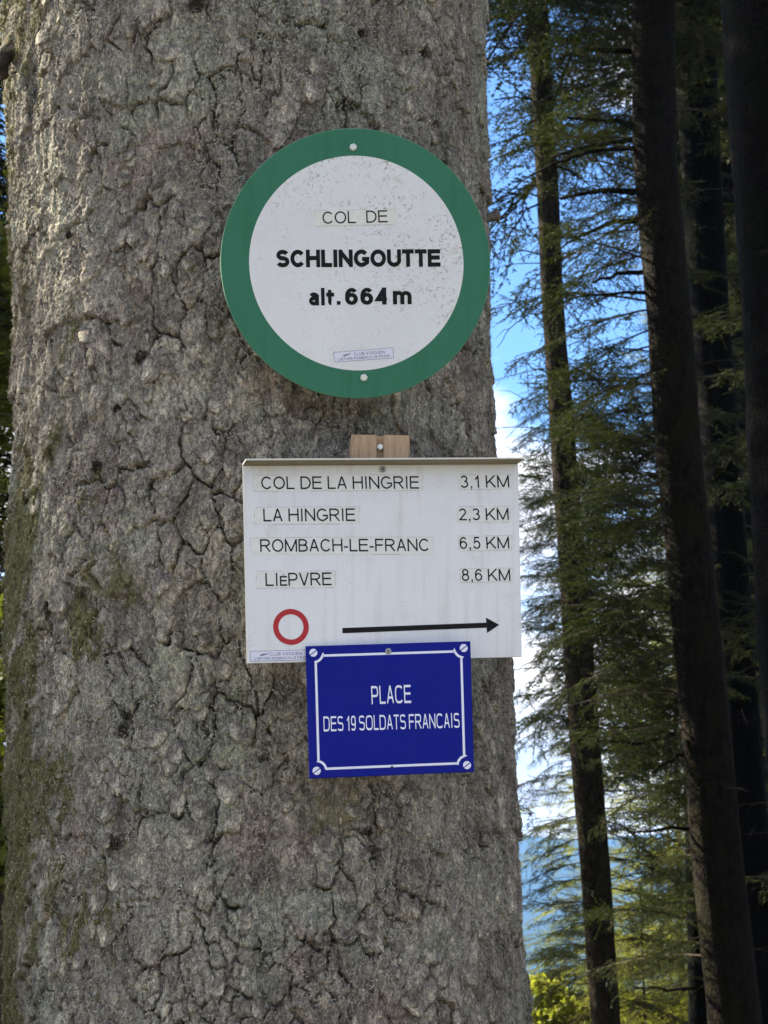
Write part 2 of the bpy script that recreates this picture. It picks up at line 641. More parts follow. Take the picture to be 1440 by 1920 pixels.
X0 = Cm + Rm * np.sin(Tm)
Y0 = TY - Rm * np.cos(Tm)
deg = np.degrees(np.where(Tm > math.pi, Tm - 2 * math.pi, Tm))
wq = fbm(S * 40, Zm * 25, 83, 3)
nmo = fbm(S * 20 + wq * 1.3, Zm * 8 + wq * 1.1, 81, 6, .72)
lowz = smooth(2.42, 1.9, Zm)
mossm = smooth(.0, .45, nmo * 1.35 + lowz * .55 + smooth(-42, -78, deg) * .66 - .58 - smooth(-40, -16, deg) * .9)
PXm, PYm = to_px(X0, Y0, Zm)
mossm = np.maximum(mossm, smooth(0, .5, .75 - np.hypot((PXm - 245) / 75, (PYm - 1085) / 70) + nmo * 1.3) * .8)
mossm = np.maximum(mossm, smooth(.1, .6, .5 - np.hypot((PXm - 620) / 60, (PYm - 1540) / 100) + nmo * 1.3) * .45)
mossm *= (Tm < math.pi)
# left flank is finer, more fibrous and furrowed
fl = smooth(-48, -66, deg)
hh = hh + fl * (fbm(S * 75, Zm * 9, 91, 4, .6) * .008 + fbm(S * 260, Zm * 30, 92, 3) * .0025)
hh += (mossm ** 1.5) * (.003 + .0035 * fbm(S * 160, Zm * 60, 93, 3))
# knot bulge at the top left, lump at the right edge beside the disc
RN = Rm + hh
# sockets behind the signs stay inside the bark line
X = Cm + RN * np.sin(Tm)
Y = TY - RN * np.cos(Tm)
V = np.stack([X, Y, Zm], -1)
nz, nt_ = Tm.shape
ii = np.arange(nz - 1)[:, None] * nt_
jj = np.arange(nt_)[None]
fc = np.stack([ii + jj, ii + (jj + 1) % nt_, ii + nt_ + (jj + 1) % nt_, ii + nt_ + jj], -1).reshape(-1, 4)
me = mesh_np('trunk', V.reshape(-1, 3), fc, M['fir_bark'])
for nm, ar in (('groove', gg), ('plate', pp), ('moss', mossm)):
    a = me.attributes.new(nm, 'FLOAT', 'POINT')
    a.data.foreach_set('value', ar.astype(np.float32).ravel())
fir = empty('fir_tree', (0, 0, 0))
tag(fir, 'massive grey fir trunk in the foreground carrying the three signs', 'tree')
link_mesh('trunk', me, fir)


def surf(px, py, lift=0.0):
    """point on the trunk's mean surface seen at a photo pixel, with its outward normal"""
    d = ray_dir(px, py)
    t = 2.2
    for _ in range(400):
        p = EYE + d * t
        c = np.interp(p.z, PZ, PC)
        r = np.interp(p.z, PZ, PR)
        g = math.hypot(p.x - c, p.y - TY) - r
        if g < 1e-4: break
        t += max(g * .5, 1e-4)
        if t > 3.3: break
    th = math.atan2(p.x - c, TY - p.y)
    h = float(bark_height(np.array([th * .335]), np.array([p.z]))[0][0])
    n = Vector((math.sin(th), -math.cos(th), 0))
    return Vector((c + (r + h + lift) * n.x, TY + (r + h + lift) * n.y, p.z)), n, th


rng = np.random.default_rng(5)
rnd = random.Random(7)

# lichen fibres and flecks lying on the bark: uncountable, one part
fine = np.where((np.abs(deg) < 100) & (Zm > 1.42) & (Zm < 2.97))
sel = rng.choice(len(fine[0]), 90000)
iz, it = fine[0][sel], fine[1][sel]
patch = fbm(S[iz, it] * 9, Zm[iz, it] * 7, 101, 3)
keep = (patch + rng.random(len(iz)) * .5 > .12) & (gg[iz, it] < .5)
iz, it = iz[keep], it[keep]


def slivers(iz, it, ln, wd, vert, lift, outl, drop=0.0):
    n = len(iz)
    th = TH[it]
    nrm = np.stack([np.sin(th), -np.cos(th), np.zeros(n)], -1)
    tan = np.stack([np.cos(th), np.sin(th), np.zeros(n)], -1)
    up = np.array([0, 0, 1.0])
    a = rng.normal(0, 1, n) * (1 - vert) * 1.6 + math.pi / 2
    d = tan * np.cos(a)[:, None] + up * np.sin(a)[:, None] * np.where(rng.random(n) < .5, 1, -1)[:, None]
    if drop: d = d * [1, 1, 0] + up * -np.abs(d[:, 2:3])
    sd = np.cross(nrm, d)
    p = V[iz, it] + nrm * lift
    L = ln * (.4 + rng.random(n)[:, None] * 1.0)
    W = wd * (.6 + rng.random(n)[:, None] * .8)
    cv = sd * (rng.normal(0, .35, n)[:, None] * L)
    o1 = nrm * (outl * rng.random(n)[:, None])
    p0 = p
    p1 = p + d * L * .5 + cv * .5 + o1
    p2 = p + d * L + cv * 0 + o1 * .3
    return np.stack([p0, p1 + sd * W, p1 - sd * W, p2], 1)


q = slivers(iz, it, .0050, .00042, .15, .0006, .0022)
vv = q.reshape(-1, 3)
k = np.arange(len(q))[:, None] * 4
ff = np.concatenate([k + [0, 1, 2], k + [1, 3, 2]], 0)
lm, lnt, lb = new_mat('lichen')
ln_ = lnt.noise(lnt.coord('Object'), 60, 3)
lnt.link(lnt.ramp(ln_, [(.3, (.12, .10, .08)), (.5, (.38, .38, .30)), (.7, (.62, .62, .52))]), lb.inputs['Base Color'])
lb.inputs['Roughness'].default_value = .9
M['lichen'] = lm
o = link_mesh('lichen', mesh_np('lichen', vv, ff, lm, False), fir)
tag(o, kind='stuff')

# moss strands
w_ = mossm[fine]
pick = rng.random(len(w_)) < w_ * .16
iz, it = fine[0][pick], fine[1][pick]
q = slivers(iz, it, .016, .0004, .72, .0006, .005, 1)
vv = q.reshape(-1, 3)
k = np.arange(len(q))[:, None] * 4
ff = np.concatenate([k + [0, 1, 2], k + [1, 3, 2]], 0)
mm_, mnt, mb = new_mat('moss_strand')
mn_ = mnt.noise(mnt.coord('Object'), 90, 3)
mnt.link(mnt.ramp(mn_, [(.3, (.07, .065, .022)), (.55, (.17, .155, .055)), (.75, (.30, .28, .12))]), mb.inputs['Base Color'])
mb.inputs['Roughness'].default_value = .9
M['moss'] = mm_
o = link_mesh('moss', mesh_np('moss', vv, ff, mm_, False), fir)
tag(o, kind='stuff')

# loose bark scales, each its own plate
def flake_mesh(seed, rx, rz):
    r_ = random.Random(seed)
    n = 12
    rim = []
    for i in range(n):
        a = i / n * 2 * math.pi
        k = 1 + r_.uniform(-.22, .22)
        rim.append((math.cos(a) * rx * k, math.sin(a) * rz * k))
    v, f = [], []
    th_ = .0018
    for (x, z) in rim:                               # outer face rim; local y = outward
        v.append((x, .0005 - (x / rx) ** 2 * .0012 + (.0022 if z < 0 else 0) * abs(z) / rz, z))
    for (x, z) in rim:
        v.append((x * .55, .0016 + r_.uniform(-.0007, .0009), z * .55))
    for (x, z) in rim:
        v.append((x * .93, -.004, z * .93))
    c = len(v)
    v.append((r_.uniform(-.2, .2) * rx, .0016 + r_.uniform(-.0006, .0008), 0))
    for i in range(n):
        j = (i + 1) % n
        f += [(i, j, n + j, n + i), (n + i, n + j, c), (j, i, 2 * n + i, 2 * n + j)]
    me = mesh_py('bark_scale', v, f, M['fir_bark'], True)
    return me


fl_meshes = [flake_mesh(i, rnd.uniform(.007, .016), rnd.uniform(.010, .022)) for i in range(16)]
for fm in fl_meshes:
    for nm, val in (('plate', rnd.uniform(.25, .8)), ('groove', 0), ('moss', 0)):
        a = fm.attributes.new(nm, 'FLOAT', 'POINT')
        a.data.foreach_set('value', [val] * len(fm.vertices))
cnt = 0
while cnt < 230:
    px, py = rnd.uniform(60, 930), rnd.uniform(-20, 1940)
    if fbm(np.array([px / 150]), np.array([py / 200]), 7, 2)[0] < -.12: continue
    p, n, th = surf(px, py)
    if abs(th) > 1.15: continue
    o = link_mesh('bark_scale', rnd.choice(fl_meshes), fir)
    s = rnd.uniform(.55, 1.25)
    # local x = tangent, y = outward, z = up
    mt = Matrix(((math.cos(th), n.x, 0, 0), (math.sin(th), n.y, 0, 0), (0, 0, 1, 0), (0, 0, 0, 1)))
    o.matrix_basis = Matrix.Translation(p + n * .0005) @ mt @ Matrix.Rotation(rnd.gauss(0, .25), 4, 'Y') @ Matrix.Rotation(rnd.uniform(.02, .14), 4, 'X') @ Matrix.Diagonal((s * (1 if rnd.random() < .5 else -1), 1, s, 1))
    cnt += 1

# dark lichen tufts
tuft_m, tnt, tb_ = new_mat('dark_tuft')
tnt.link(tnt.ramp(tnt.noise(tnt.coord('Object'), 700, 2), [(.35, (.012, .010, .006)), (.65, (.06, .048, .022))]), tb_.inputs['Base Color'])
tb_.inputs['Roughness'].default_value = 1


def tuft_mesh(seed):
    r_ = np.random.default_rng(seed)
    n = 260
    a = r_.random(n) * 6.283
    rr = np.sqrt(r_.random(n)) * .0065
    b0 = np.stack([np.cos(a) * rr, np.zeros(n), np.sin(a) * rr], -1)
    d = np.stack([np.cos(a) * rr * 90 + r_.normal(0, .4, n), np.ones(n) * .9, np.sin(a) * rr * 90 + r_.normal(0, .4, n)], -1)
    d /= np.linalg.norm(d, axis=1)[:, None]
    L = .0045 * (.6 + r_.random(n)[:, None])
    sd = np.cross(d, r_.normal(0, 1, (n, 3)))
    sd /= np.linalg.norm(sd, axis=1)[:, None]
    v = np.stack([b0 - sd * .0004, b0 + sd * .0004, b0 + d * L], 1).reshape(-1, 3)
    f = np.arange(3 * n).reshape(-1, 3)
    return mesh_np('dark_tuft', v, f, tuft_m, False)


tm = [tuft_mesh(i) for i in range(4)]
for i, (px, py, s) in enumerate([(262, 668, 1.2), (180, 875, 1.1), (156, 1112, 1.1), (88, 1140, 1.0), (368, 12, 1.3), (210, 1580, 1.3), (400, 1372, .9), (216, 765, .7), (50, 1015, .8),
                                 (240, 1340, 1.0), (236, 1370, 1.2), (690, 1560, .8), (128, 440, .7), (680, 60, .7)]):
    p, n, th = surf(px, py)
    o = link_mesh('dark_tuft', tm[i % 4], fir)
    mt = Matrix(((math.cos(th), n.x, 0, 0), (math.sin(th), n.y, 0, 0), (0, 0, 1, 0), (0, 0, 0, 1)))
    o.matrix_basis = Matrix.Translation(p) @ mt @ Matrix.Rotation(i, 4, 'Y') @ Matrix.Diagonal((s, 1, s * 1.1, 1))


def tube(pts, rads, n=8, cap=True):
    """tapered tube through points -> verts, faces (quads as lists)"""
    v, f = [], []
    pts = [Vector(p) for p in pts]
    for i, p in enumerate(pts):
        d = (pts[min(i + 1, len(pts) - 1)] - pts[max(i - 1, 0)]).normalized()
        a = d.orthogonal().normalized() if i == 0 else (a - d * a.dot(d)).normalized()
        b = d.cross(a)
        for k in range(n):
            t = k / n * 2 * math.pi
            v.append(p + (a * math.cos(t) + b * math.sin(t)) * rads[i])
    for i in range(len(pts) - 1):
        for k in range(n):
            f.append((i * n + k, i * n + (k + 1) % n, (i + 1) * n + (k + 1) % n, (i + 1) * n + k))
    if cap:
        f.append(tuple(range(n))[::-1])
        f.append(tuple((len(pts) - 1) * n + k for k in range(n)))
    return v, f


# branch stubs on the big fir: small one on the right edge beside the disc, mossy broken one at the top left
p, n, th = surf(917, 412)
e = at(935, 402, p.y - .01)
v, f = tube([p - n * .02, p + (e - p) * .5, e - Vector((.001, 0, 0)), e + Vector((.0015, 0, .001))], [.010, .0065, .0085, .005], 9)
o = link_mesh('branch_stub', mesh_py('branch_stub', v, f, M['fir_bark'], True), fir)
pa, pb, pc = at(60, 60, 2.80), at(14, 96, 2.72), at(-4, 120, 2.66)
ps = [at(44, 66, 2.90), at(24, 84, 2.86), at(10, 104, 2.83), at(4, 124, 2.82), at(8, 146, 2.83)]
v, f = tube([ps[0].lerp(ps[-1], 0)] + [ps[i].lerp(ps[i + 1], t) for i in range(4) for t in (.25, .5, .75, 1)], [.017 - .0007 * i for i in range(17)], 18)
vz = np.array([tuple(q) for q in v])
dn = fbm(vz[:, 0] * 60 + vz[:, 1] * 40, vz[:, 2] * 60, 207, 4, .6) * .008
cn_ = Vector(vz.mean(0))
v = [q + (q - cn_).normalized() * d for q, d in zip(v, dn)]
sm = mesh_py('branch_stub', v, f, M['fir_bark'], True)
a = sm.attributes.new('moss', 'FLOAT', 'POINT')
a.data.foreach_set('value', [1.0 if q.z > ps[1].z - .01 else .35 for q in v])
a = sm.attributes.new('groove', 'FLOAT', 'POINT')
a.data.foreach_set('value', [0.0 if q.z > ps[2].z + .004 else .85 for q in v])  # lower end painted dark, standing in for the shade of a hollow
o = link_mesh('branch_stub', sm, fir)

# spider silk beside the disc
for (a, b) in [((330, 556), (425, 500)), ((345, 548), (424, 512)), ((322, 566), (420, 520)), ((360, 520), (426, 470))]:
    p, n, _ = surf(*a, .002)
    q_ = at(b[0], b[1], 2.60)
    mid = (p + q_) / 2 + Vector((0, 0, -.002))
    v, f = tube([p, mid, q_], [.00012] * 3, 4, False)
    link_mesh('spider_thread', mesh_py('spider_thread', v, f, M['silk']), fir)

# ------------------------------------------------------------------ lettering from strokes
def arc(cx, cy, rx, ry, a0, a1, n=None, sq=2.0):
    n = n or max(6, int(abs(a1 - a0) / 9))
    out = []
    for i in range(n + 1):
        t = R(a0 + (a1 - a0) * i / n)
        c, s = math.cos(t), math.sin(t)
        e = 2 / sq
        out.append((cx + rx * math.copysign(abs(c) ** e, c), cy + ry * math.copysign(abs(s) ** e, s)))
    return out


def glyph(ch, sq):
    A = lambda *a: arc(*a, sq=sq)
    G = {
        'A': (.93, [[(0, -.05), (.5, 1.08)], [(1, -.05), (.5, 1.08)], [(.17, .31), (.83, .31)]]),
        'B': (.90, [[(0, 0), (0, 1)], [(0, 1)] + A(.5, .76, .42, .24, 90, -90) + [(0, .52)], [(0, .52)] + A(.55, .26, .45, .26, 90, -90) + [(0, 0)]]),
        'C': (1.0, [A(.52, .5, .52, .5, 38, 322)]),
        'D': (.98, [[(0, 0), (0, 1)], [(0, 1)] + A(.42, .5, .58, .5, 90, -90) + [(0, 0)]]),
        'E': (.90, [[(0, 0), (0, 1)], [(0, 1), (1, 1)], [(0, .53), (.93, .53)], [(0, 0), (1, 0)]]),
        'F': (.84, [[(0, 0), (0, 1)], [(0, 1), (1, 1)], [(0, .5), (.88, .5)]]),
        'G': (1.07, [A(.5, .5, .5, .5, 42, 305) + [(.98, .2), (1, .44), (.54, .44)]]),
        'H': (.98, [[(0, 0), (0, 1)], [(1, 0), (1, 1)], [(0, .53), (1, .53)]]),
        'I': (.38, [[(.5, 0), (.5, 1)]]),
        'K': (.96, [[(0, 0), (0, 1)], [(0, .30), (1, 1.08)], [(.34, .58), (1.03, -.06)]]),
        'L': (.78, [[(0, 0), (0, 1)], [(0, 0), (1, 0)]]),
        'M': (1.14, [[(0, 0), (0, 1)], [(1, 0), (1, 1)], [(0, 1.0), (.5, -.02)], [(1, 1.0), (.5, -.02)]]),
        'N': (.98, [[(0, 0), (0, 1)], [(1, 0), (1, 1)], [(0, 1.0), (1, 0)]]),
        'O': (1.08, [A(.5, .5, .5, .5, 90, 450)]),
        'P': (.90, [[(0, 0), (0, 1)], [(0, 1)] + A(.58, .72, .42, .28, 90, -90) + [(0, .44)]]),
        'R': (.98, [[(0, 0), (0, 1)], [(0, 1)] + A(.55, .74, .40, .26, 90, -90) + [(0, .48)], [(.50, .48), (1.02, -.06)]]),
        'S': (.92, [A(.5, .76, .46, .24, 22, 262)[:-1] + A(.5, .26, .5, .26, 84, -158)]),
        'T': (.84, [[(0, 1), (1, 1)], [(.5, 0), (.5, 1)]]),
        'U': (.98, [[(0, 1)] + A(.5, .36, .5, .36, 180, 360) + [(1, 1)]]),
        'V': (.92, [[(-.03, 1.08), (.5, -.08)], [(1.03, 1.08), (.5, -.08)]]),
        '1': (.60, [[(.75, 0), (.75, 1)], [(.75, .98), (.1, .70)]]),
        '2': (.77, [A(.48, .72, .46, .28, 165, -25) + [(.02, .02)], [(0, 0), (1, 0)]]),
        '3': (.77, [A(.47, .76, .43, .24, 158, -88), A(.47, .27, .5, .27, 88, -160)]),
        '4': (.77, [[(1.05, .25), (0, .25), (.74, 1.02)], [(.74, 0), (.74, 1)]]),
        '5': (.77, [[(.92, 1), (.22, 1), (.10, .47)] + A(.47, .32, .5, .33, 128, -160)]),
        '6': (.77, [A(.5, .31, .48, .31, 90, 450), A(.54, .52, .52, .48, 42, 180) + [(.02, .30)]]),
        '8': (.77, [A(.5, .77, .42, .23, 90, 450), A(.5, .27, .5, .27, 90, 450)]),
        '9': (.77, [A(.5, .69, .48, .31, 90, 450), A(.46, .48, .52, .48, 222, 360) + [(.98, .70)]]),
        '-': (.46, [[(0, .34), (1, .34)]]),
        'a': (.78, [A(.46, .19, .42, .19, 90, 450), [(.92, -.02), (.92, .50)], A(.48, .50, .42, .17, 160, 0)]),
        'l': (.36, [[(.5, 0), (.5, 1)]]),
        't': (.60, [[(.40, .99)] + A(.70, .12, .30, .12, 180, 275), [(0, .64), (1, .64)]]),
        'm': (1.12, [[(0, 0), (0, .70)], A(.25, .45, .25, .24, 180, 0) + [(.5, 0)], A(.75, .45, .25, .24, 180, 0) + [(1, 0)]]),
    }
    if ch == '0': return G['O']
    return G[ch]


def clip_poly(poly, y0, y1):
    for s, lim in ((1, y0), (-1, -y1)):
        out = []
        for i in range(len(poly)):
            a, b = poly[i - 1], poly[i]
            da, db = a[1] * s - lim, b[1] * s - lim
            if (da >= 0) != (db >= 0):
                t = da / (da - db)
                out.append((a[0] + (b[0] - a[0]) * t, a[1] + (b[1] - a[1]) * t))
            if db >= 0: out.append(b)
        poly = out
    return poly


def stroke_polys(path, w, closed):
    """convex quads along a path with mitred joints"""
    n = len(path)
    offs = []
    for i, p in enumerate(path):
        if closed:
            a, b = path[(i - 1) % (n - 1)] if i in (0, n - 1) else path[i - 1], path[1] if i in (0, n - 1) else path[i + 1]
            if i in (0, n - 1): a = path[n - 2]
        else:
            a, b = path[max(i - 1, 0)], path[min(i + 1, n - 1)]
        d1 = Vector((p[0] - a[0], p[1] - a[1]))
        d2 = Vector((b[0] - p[0], b[1] - p[1]))
        if d1.length < 1e-9: d1 = d2
        if d2.length < 1e-9: d2 = d1
        d1.normalize()
        d2.normalize()
        t = (d1 + d2)
        if t.length < 1e-6: t = d1.copy()
        t.normalize()
        nrm = Vector((-t.y, t.x))
        k = 1 / max(.45, nrm.dot(Vector((-d1.y, d1.x))))
        offs.append((nrm * (w / 2 * k)))
    out = []
    for i in range(n - 1):
        a, b = path[i], path[i + 1]
        oa, ob = offs[i], offs[i + 1]
        out.append([(a[0] + oa.x, a[1] + oa.y), (a[0] - oa.x, a[1] - oa.y), (b[0] - ob.x, b[1] - ob.y), (b[0] + ob.x, b[1] + ob.y)])
    return out


def text_polys(txt, w, track=.0, sq=2.0, space=.38, bearing=.10):
    """list of (polygon, layer) in units of cap height, and total width. w = stroke weight."""
    out = []
    x = 0
    for ch in txt:
        if ch == ' ':
            x += space
            continue
        if ch in ',.':
            out.append(([(x + .06, 0), (x + .06 + w * 1.1, 0), (x + .06 + w * 1.1, w * 1.1), (x + .06, w * 1.1)], 0))
            if ch == ',':
                out.append(([(x + .06 + w * .55, .0), (x + .06, -.16), (x + .06 + w * .45, -.16), (x + .06 + w * 1.1, .0)], 1))
            x += .12 + w * 1.1 + bearing + track
            continue
        small = ch == 'è'
        adv, strokes = glyph('E' if small else ch, sq)
        sc = .76 if small else 1.0
        W = (adv - bearing) * sc
        H = sc
        lower = ch in 'atm'
        for li, s in enumerate(strokes):
            pts = [(x + w / 2 + p[0] * (W - w), w / 2 + p[1] * (H - w)) for p in s]
            closed = len(pts) > 4 and abs(pts[0][0] - pts[-1][0]) < 1e-6 and abs(pts[0][1] - pts[-1][1]) < 1e-6
            if not closed and len(pts) == 2:
                (ax, ay), (bx, by) = pts
                if abs(ax - bx) < 1e-6 or abs(ay - by) < 1e-6:       # straight bars run out to the box edge
                    if abs(ax - bx) < 1e-6:
                        sg = 1 if by > ay else -1
                        pts = [(ax, ay - sg * w / 2), (bx, by + sg * w / 2)]
                    elif ch in 'TEFLZ42-t' or small:
                        sg = 1 if bx > ax else -1
                        pts = [(ax - sg * w / 2, ay), (bx + sg * w / 2, by)]
            elif not closed and ch in 'Um':
                if ch == 'U': pts[0] = (pts[0][0], pts[0][1] + w / 2); pts[-1] = (pts[-1][0], pts[-1][1] + w / 2)
                else: pts[-1] = (pts[-1][0], pts[-1][1] - w / 2)
            for q in stroke_polys(pts, w, closed):
                q = clip_poly(q, 0, H)
                if len(q) >= 3: out.append((q, li))
        if small:
            out.append(([(x + W * .30, H + .14), (x + W * .62, H + .04), (x + W * .74, H + .04), (x + W * .50, H + .14)], 0))
        x += adv * sc + track
    return out, x - track - bearing


class Plate:
    """a flat sign: origin, in-plane axes u (right) and v (up), outward normal n.
    Photo pixels are measured once into its own plane; everything on it is real geometry in metres."""

    def __init__(s, px, py, Y, yaw, pitch=0.0):
        s.o = at(px, py, Y)
        n = Vector((math.sin(R(yaw)) * math.cos(R(pitch)), -math.cos(R(yaw)) * math.cos(R(pitch)), math.sin(R(pitch))))
        s.n = n.normalized()
        s.u = Vector((0, 0, 1)).cross(s.n).normalized()
        s.v = s.n.cross(s.u)

    def uv(s, px, py):
        d = ray_dir(px, py)
        t = (s.o - EYE).dot(s.n) / d.dot(s.n)
        p = EYE + d * t - s.o
        return p.dot(s.u), p.dot(s.v)

    def mat(s):
        m = Matrix((s.u, -s.n, s.v)).transposed().to_4x4()      # local x=u, y=inwards, z=v
        m.translation = s.o
        return m


def part2(name, polys, mat, parent, lift, layer=.00001):
    """polygons [(pts, layer)] in plate coordinates as a thin raised print"""
    v, f = [], []
    for pts, li in polys:
        b = len(v)
        # make it face outward (-y local)
        ar = sum(pts[i - 1][0] * pts[i][1] - pts[i][0] * pts[i - 1][1] for i in range(len(pts)))
        if ar < 0: pts = pts[::-1]
        v += [(p[0], -lift - li * layer, p[1]) for p in pts]
        f.append(tuple(range(b, b + len(pts))))
    return link_mesh(name, mesh_py(name, v, f, mat), parent)


def slab(name, outline, t0, t1, mat, parent, emat=None, bev=.0006):
    """extruded outline between depths t0 (front, outward) and t1, with a small bevel"""
    n = len(outline)
    cx = sum(p[0] for p in outline) / n
    cy = sum(p[1] for p in outline) / n

    def inset(p):
        d = Vector((p[0] - cx, p[1] - cy))
        L = d.length
        return (p[0] - d.x / L * bev * 1.2, p[1] - d.y / L * bev * 1.2)
    ar = sum(outline[i - 1][0] * outline[i][1] - outline[i][0] * outline[i - 1][1] for i in range(n))
    if ar < 0: outline = outline[::-1]
    ins = [inset(p) for p in outline]
    v = [(p[0], -t0, p[1]) for p in ins] + [(p[0], -t0 + bev, p[1]) for p in outline] + [(p[0], -t1, p[1]) for p in outline]
    f = [tuple(range(n))]
    for i in range(n):
        j = (i + 1) % n
        f.append((j, i, n + i, n + j))
        f.append((n + j, n + i, 2 * n + i, 2 * n + j))
    f.append(tuple(range(3 * n - 1, 2 * n - 1, -1)))
    me = mesh_py(name, v, f, mat)
    me.materials.append(emat or mat)
    for i, p in enumerate(me.polygons):
        if 0 < i: p.material_index = 1
    return link_mesh(name, me, parent)


def put_text(pl, parent, txt, x0, y0, x1, y1, cap_px, w, mat, lift, track=0, sq=2.0, name='lettering', space=.38):
    """baseline from photo pixel (x0,y0) to (x1,y1)"""
    a = Vector(pl.uv(x0, y0))
    b = Vector(pl.uv(x1, y1))
    c = Vector(pl.uv(x0, y0 - cap_px))
    H = (c - a).length
    polys, W = text_polys(txt, w, track, sq, space)
    ux = (b - a) / W
    uy = Vector((-ux.y, ux.x)).normalized() * H
    out = [([tuple(a + ux * p[0] + uy * p[1]) for p in q], li) for q, li in polys]
    return part2(name, out, mat, parent, lift)


def quad(pl, x0, y0, x1, y1, j=0):
    return [pl.uv(x0, y1), pl.uv(x1, y1 + j), pl.uv(x1, y0 + j), pl.uv(x0, y0)]


def strip_edge(pl, strip, pts, lift):
    out = []
    for i in range(4):
        a, b = Vector(pts[i - 1]), Vector(pts[i])
        for k in range(6):                                    # worn, interrupted glue line
            if rnd.random() < (.25 if i % 2 else .42): continue
            out.append((stroke_polys([tuple(a.lerp(b, k / 6)), tuple(a.lerp(b, (k + .9) / 6))], .00042, False)[0], i % 2))
    tag(part2('glue_line', out, M['glue'], strip, lift), kind='stuff')


def hex_screw(parent, c, r, h, mat, name='screw', lift=0, n=6, dome=True):
    v, f = [], []
    x, z = c
    for k in range(n):
        a = k / n * 6.2832 + .3
        v.append((x + math.cos(a) * r, -lift + .0005, z + math.sin(a) * r))
    for k in range(n):
        a = k / n * 6.2832 + .3
        v.append((x + math.cos(a) * r, -lift - h * .7, z + math.sin(a) * r))
    for k in range(n):
        a = k / n * 6.2832 + .3
        v.append((x + math.cos(a) * r * .72, -lift - h, z + math.sin(a) * r * .72))
    for i in range(n):
        j = (i + 1) % n
        f += [(i, j, n + j, n + i), (n + i, n + j, 2 * n + j, 2 * n + i)]
    f.append(tuple(range(2 * n, 3 * n)))
    return link_mesh(name, mesh_py(name, v, f, mat), parent)


def ring(cx, cz, r0, r1, n=64, li=0):
    out = []
    for k in range(n):
        a, b = k / n * 6.28318, (k + 1) / n * 6.28318
        out.append(([(cx + r0 * math.cos(a), cz + r0 * math.sin(a)), (cx + r1 * math.cos(a), cz + r1 * math.sin(a)),
                     (cx + r1 * math.cos(b), cz + r1 * math.sin(b)), (cx + r0 * math.cos(b), cz + r0 * math.sin(b))], li))
    return out


def ngon(cx, cz, r, n=64, ry=None):
    return [(cx + r * math.cos(k / n * 6.28318), cz + (ry or r) * math.sin(k / n * 6.28318)) for k in range(n)]


def stamp(pl, parent, corners, lift, l1, l2):
    """small printed club stamp: border, two lines and a sprig emblem"""
    q = [Vector(pl.uv(*c)) for c in corners]                       # bl, br, tr, tl
    pp_ = [part2('stamp', [([tuple(x) for x in q], 0)], M['stamp_paper'], parent, lift)]
    st = pp_[0]
    lines = []
    wd = .00045
    for i in range(4):
        for s in stroke_polys([tuple(q[i]), tuple(q[(i + 1) % 4])], wd, False): lines.append((s, i % 2))
    ux, uy = q[1] - q[0], q[3] - q[0]
    part2('frame_line', lines, M['grey_print'], st, lift + .00005)
    for txt, y, hgt, x0, x1 in l1, l2:
        polys, W = text_polys(txt, .15, .12)
        out = [([tuple(q[0] + ux * (x0 + (x1 - x0) * p[0] / W) + uy * (y + hgt * p[1])) for p in poly], li) for poly, li in polys]
        part2('lettering', out, M['grey_print'], st, lift + .00005, .000008)
    em = []
    for (a, b, c_) in [((.13, .60), (.24, .78), (.20, .60)), ((.18, .58), (.30, .86), (.25, .62)), ((.14, .55), (.22, .66), (.19, .52))]:
        em.append(([tuple(q[0] + ux * t[0] + uy * t[1]) for t in (a, b, c_)], len(em)))
    part2('emblem', em, M['grey_print'], st, lift + .00005, .000008)


def sign_root(name, pl, label, cat):
    e = empty(name)
    e.matrix_basis = pl.mat()
    tag(e, label, cat)
    return e


# --- round green sign
rs = Plate(666.5, 493, 2.572, 7.0, -9.0)
root = sign_root('round_sign', rs, 'round white sign with a green rim, screwed to the fir above the other signs', 'sign')
r_out = (Vector(rs.uv(919.5, 493)) - Vector(rs.uv(414, 493))).length / 2
ccx, ccy = (Vector(rs.uv(918.5, 493)) + Vector(rs.uv(414.5, 493))) / 2
r_in = (Vector(rs.uv(869, 493)) - Vector(rs.uv(467, 493))).length / 2
icx, icy = (Vector(rs.uv(869, 493)) + Vector(rs.uv(467, 493))) / 2
slab('panel', ngon(ccx, ccy, r_out, 128), 0, -.0065, M['green'], root, M['green_edge'])
part2('disc', [(ngon(icx, icy, r_in, 128), 0)], M['white_disc'], root, .0002)
ls = link_mesh
lb_ = part2('label_strip', [([rs.uv(589, 424), rs.uv(743, 421), rs.uv(742, 392), rs.uv(588, 395)], 0)], M['tape'], root, .00045)
strip_edge(rs, lb_, [rs.uv(589, 424), rs.uv(743, 421), rs.uv(742, 392), rs.uv(588, 395)], .00052)
put_text(rs, lb_, 'COL  DE', 605, 420, 727, 417, 23, .115, M['black_print'], .0007, .03)
put_text(rs, root, 'SCHLINGOUTTE', 518, 501.5, 826, 500, 33, .245, M['black_print'], .0005, -.035)
put_text(rs, root, 'alt', 579, 573, 627, 572.5, 33, .225, M['black_print'], .0005, -.02)
part2('lettering', [(quad(rs, 631.5, 564.5, 638.5, 571.5), 0)], M['black_print'], root, .0005)
put_text(rs, root, '664', 647, 572, 729, 571, 32, .225, M['black_print'], .0005, .01)
put_text(rs, root, 'm', 737, 571, 772, 570.5, 33, .225, M['black_print'], .0005)
stamp(rs, root, [(628, 679), (738, 671), (737, 652), (625, 661)], .0005, ('CLUB VOSGIEN', .52, .32, .34, .86), ('LIEPVRE ROMBACH LE FRANC', .12, .27, .06, .95))
hex_screw(root, rs.uv(662, 276.5), .0047, .004, M['screw_white'])
hex_screw(root, rs.uv(682, 708.5), .0047, .004, M['screw_white'])

